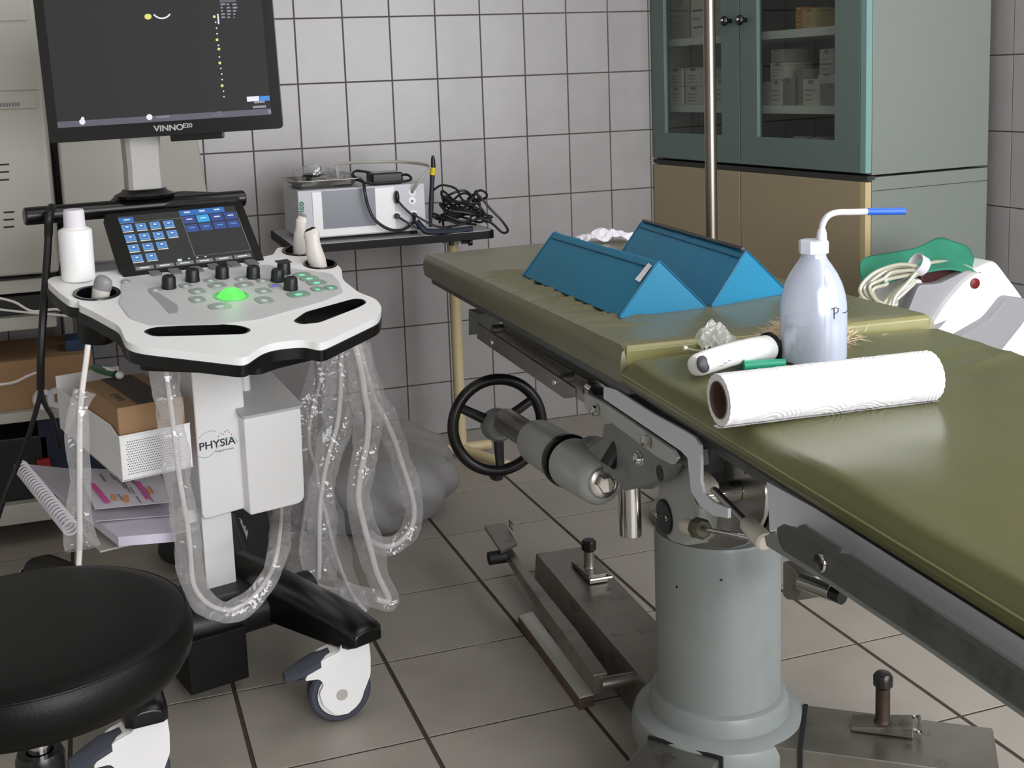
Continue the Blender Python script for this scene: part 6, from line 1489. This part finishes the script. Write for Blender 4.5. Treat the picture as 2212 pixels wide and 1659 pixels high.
# green and white pen-like toothbrush on the box
t0_ = bt(195, 792); t1_ = bt(262, 812); 
dlt = CF.l(t0_); 
ta_, tb_ = CF.w(x0c+.03, byf+.21, zbx+.009), CF.w(x0c+.06, byf+.10, zbx+.009)
ta_ = hit(CF.w(0, 0, zbx+.009), V3((0, 0, 1)), 198, 793); tb_ = hit(CF.w(0, 0, zbx+.009), V3((0, 0, 1)), 264, 812); dt_ = (tb_-ta_)
brush = thing('marker_device', 'green and white slim handheld device lying on the cardboard box', 'device', (ta_+tb_)/2)
g = Geo(); g.tube([ta_, ta_+dt_*.15, ta_+dt_*.5, ta_+dt_*.8], [.004, .008, .0085, .007], 12); part('device_body', g, pbr('bottle_green', (34, 92, 56), .4), brush)
g = Geo(); g.tube([ta_+dt_*.35+V3((0, 0, .005)), ta_+dt_*.6+V3((0, 0, .0055)), ta_+dt_*.78+V3((0, 0, .004))], [.003, .0055, .004], 10); part('device_grip', g, m_white, brush)
g = Geo(); g.ball(ta_+dt_*.92, .0085, WF, seg=14); part('device_tip', g, m_white, brush)
# notebook and sheets on the document tray
def nt(x, y, z): return atz(x, y, z)
def sheet(name, top_px, zf_, mat, th=.003, parent=None, nu=10, nv=6):
    "top_px: four corners, bilinear; zf_(u,v) height"
    g = Geo(); G_ = []
    for j in range(nv+1):
        row = []
        for i in range(nu+1):
            u, v = i/nu, j/nv; a, b, c_, d_ = [V3((p[0], p[1], 0)) for p in top_px]
            q = a*(1-u)*(1-v)+b*u*(1-v)+c_*u*v+d_*(1-u)*v
            row.append(atz(q.x, q.y, zf_(u, v)))
        G_.append(row)
    vt = [[g.v(p) for p in r] for r in G_]; vb = [[g.v(p-V3((0, 0, th))) for p in r] for r in G_]
    for j in range(nv):
        for i in range(nu): g._f([vt[j][i], vt[j][i+1], vt[j+1][i+1], vt[j+1][i]]); g._f([vb[j][i], vb[j+1][i], vb[j+1][i+1], vb[j][i+1]])
    for j in range(nv):
        for i in (0, nu): g._f([vt[j][i], vt[j+1][i], vb[j+1][i], vb[j][i]])
    for i in range(nu):
        for j in (0, nv): g._f([vt[j][i], vt[j][i+1], vb[j][i+1], vb[j][i]])
    return part(name, g, mat, parent)
ntz = tz
nb = thing('spiral_notebook', 'open spiral-bound notebook with curling pages on the lower cart tray', 'notebook', atz(230, 1120, ntz+.01))
sheet('page_stack', [(60, 1005), (372, 1040), (378, 1150), (255, 1160)], lambda u, v: ntz+.024+.010*(1-u)+.006*math.sin(u*3), m_paperl, .018, nb)
sheet('grey_page', [(62, 1003), (372, 1035), (376, 1112), (205, 1125)], lambda u, v: ntz+.030+.012*(1-u)+.004*math.sin(u*3), pbr('printed_page', (180, 176, 186), .7, var=.05, vscale=30), .002, nb)
a_ = atz(46, 1010, ntz+.055); b_ = atz(152, 1140, ntz+.05); n_ = 24
for k in range(n_):
    c_ = a_+(b_-a_)*(k/(n_-1)); g = Geo(); g.torus(c_, (b_-a_), .013, .0024, 20, 6); part('spiral_ring', g, m_paper, nb)
sh = thing('printed_sheet', 'loose printed sheet with pink and orange highlighted lines on the open notebook', 'paper', atz(280, 1060, ntz+.045))
page = sheet('sheet', [(165, 1010), (345, 1020), (374, 1084), (205, 1100)], lambda u, v: ntz+.050+.004*math.sin(3*u), m_paper, .0006, sh)
def stripe(px, mat, nm='highlight'):
    L = [atz(x, y, ntz+.0550) for x, y in px]; g = Geo(); g.prism(L, (0, 0, -.0004)); part(nm, g, mat, sh, flat=True)
stripe([(192, 1044), (204, 1044), (240, 1085), (226, 1086)], m_pink); stripe([(288, 1040), (302, 1040), (328, 1076), (316, 1078)], m_pink)
for px in ([(238, 1068), (250, 1067), (252, 1080), (243, 1080)], [(265, 1070), (276, 1069), (280, 1084), (270, 1086)], [(312, 1052), (322, 1052), (334, 1066), (324, 1068)]): stripe(px, m_orangeh)
g = Geo(); rn = random.Random(2)
for k in range(16):
    x = 210+rn.uniform(0, 115); y = 1022+rn.uniform(0, 50); L = [atz(px, py, ntz+.0552) for px, py in ((x, y), (x+3, y), (x+13, y+14), (x+10, y+14))]; g.prism(L, (0, 0, -.0003))
part('printed_lines', g, m_grayink, sh, flat=True)
# black bag and dark clutter behind the cart
g0_ = CF.w(.10, .72, 0)
crumple(V3((g0_.x+.02, g0_.y+.22, .002)), .13, .12, .20, 8, pbr('dark_grey_fabric', (50, 52, 54), .8, bump=.3, bscale=60), 'dark_bag', 'dark grey fabric bag on the floor behind the cart column', 'bag', .2)
cw_ = atz(612, 1238, .002); g = Geo(); g.prism([cw_+V3(p) for p in ((-.012, 0, 0), (.012, .004, 0), (.0, -.018, 0))], (0, 0, .006)); o = part('paper_scrap', g, m_paper, None); tag(o, 'small white paper scrap on the floor behind the cart', 'paper')
# fluff on the floor
g = Geo(); f0_ = atz(1040, 1393, .003); rn = random.Random(4)
for k in range(160):
    a = rn.uniform(0, 6.28); b = f0_+V3((rn.gauss(0, .012), rn.gauss(0, .006), rn.uniform(0, .004))); d_ = V3((math.cos(a), math.sin(a), rn.uniform(0, .3)))*rn.uniform(.006, .016); s2 = V3((-d_.y, d_.x, 0)).normalized()*.00025
    g._f([g.v(b-s2), g.v(b+s2), g.v(b+d_)])
o = part('fluff', g, pbr('pale_fluff', (190, 180, 172), .9), None, flat=True, kind='stuff'); tag(o, 'small wisp of pale fluff on the floor tiles', 'fluff')
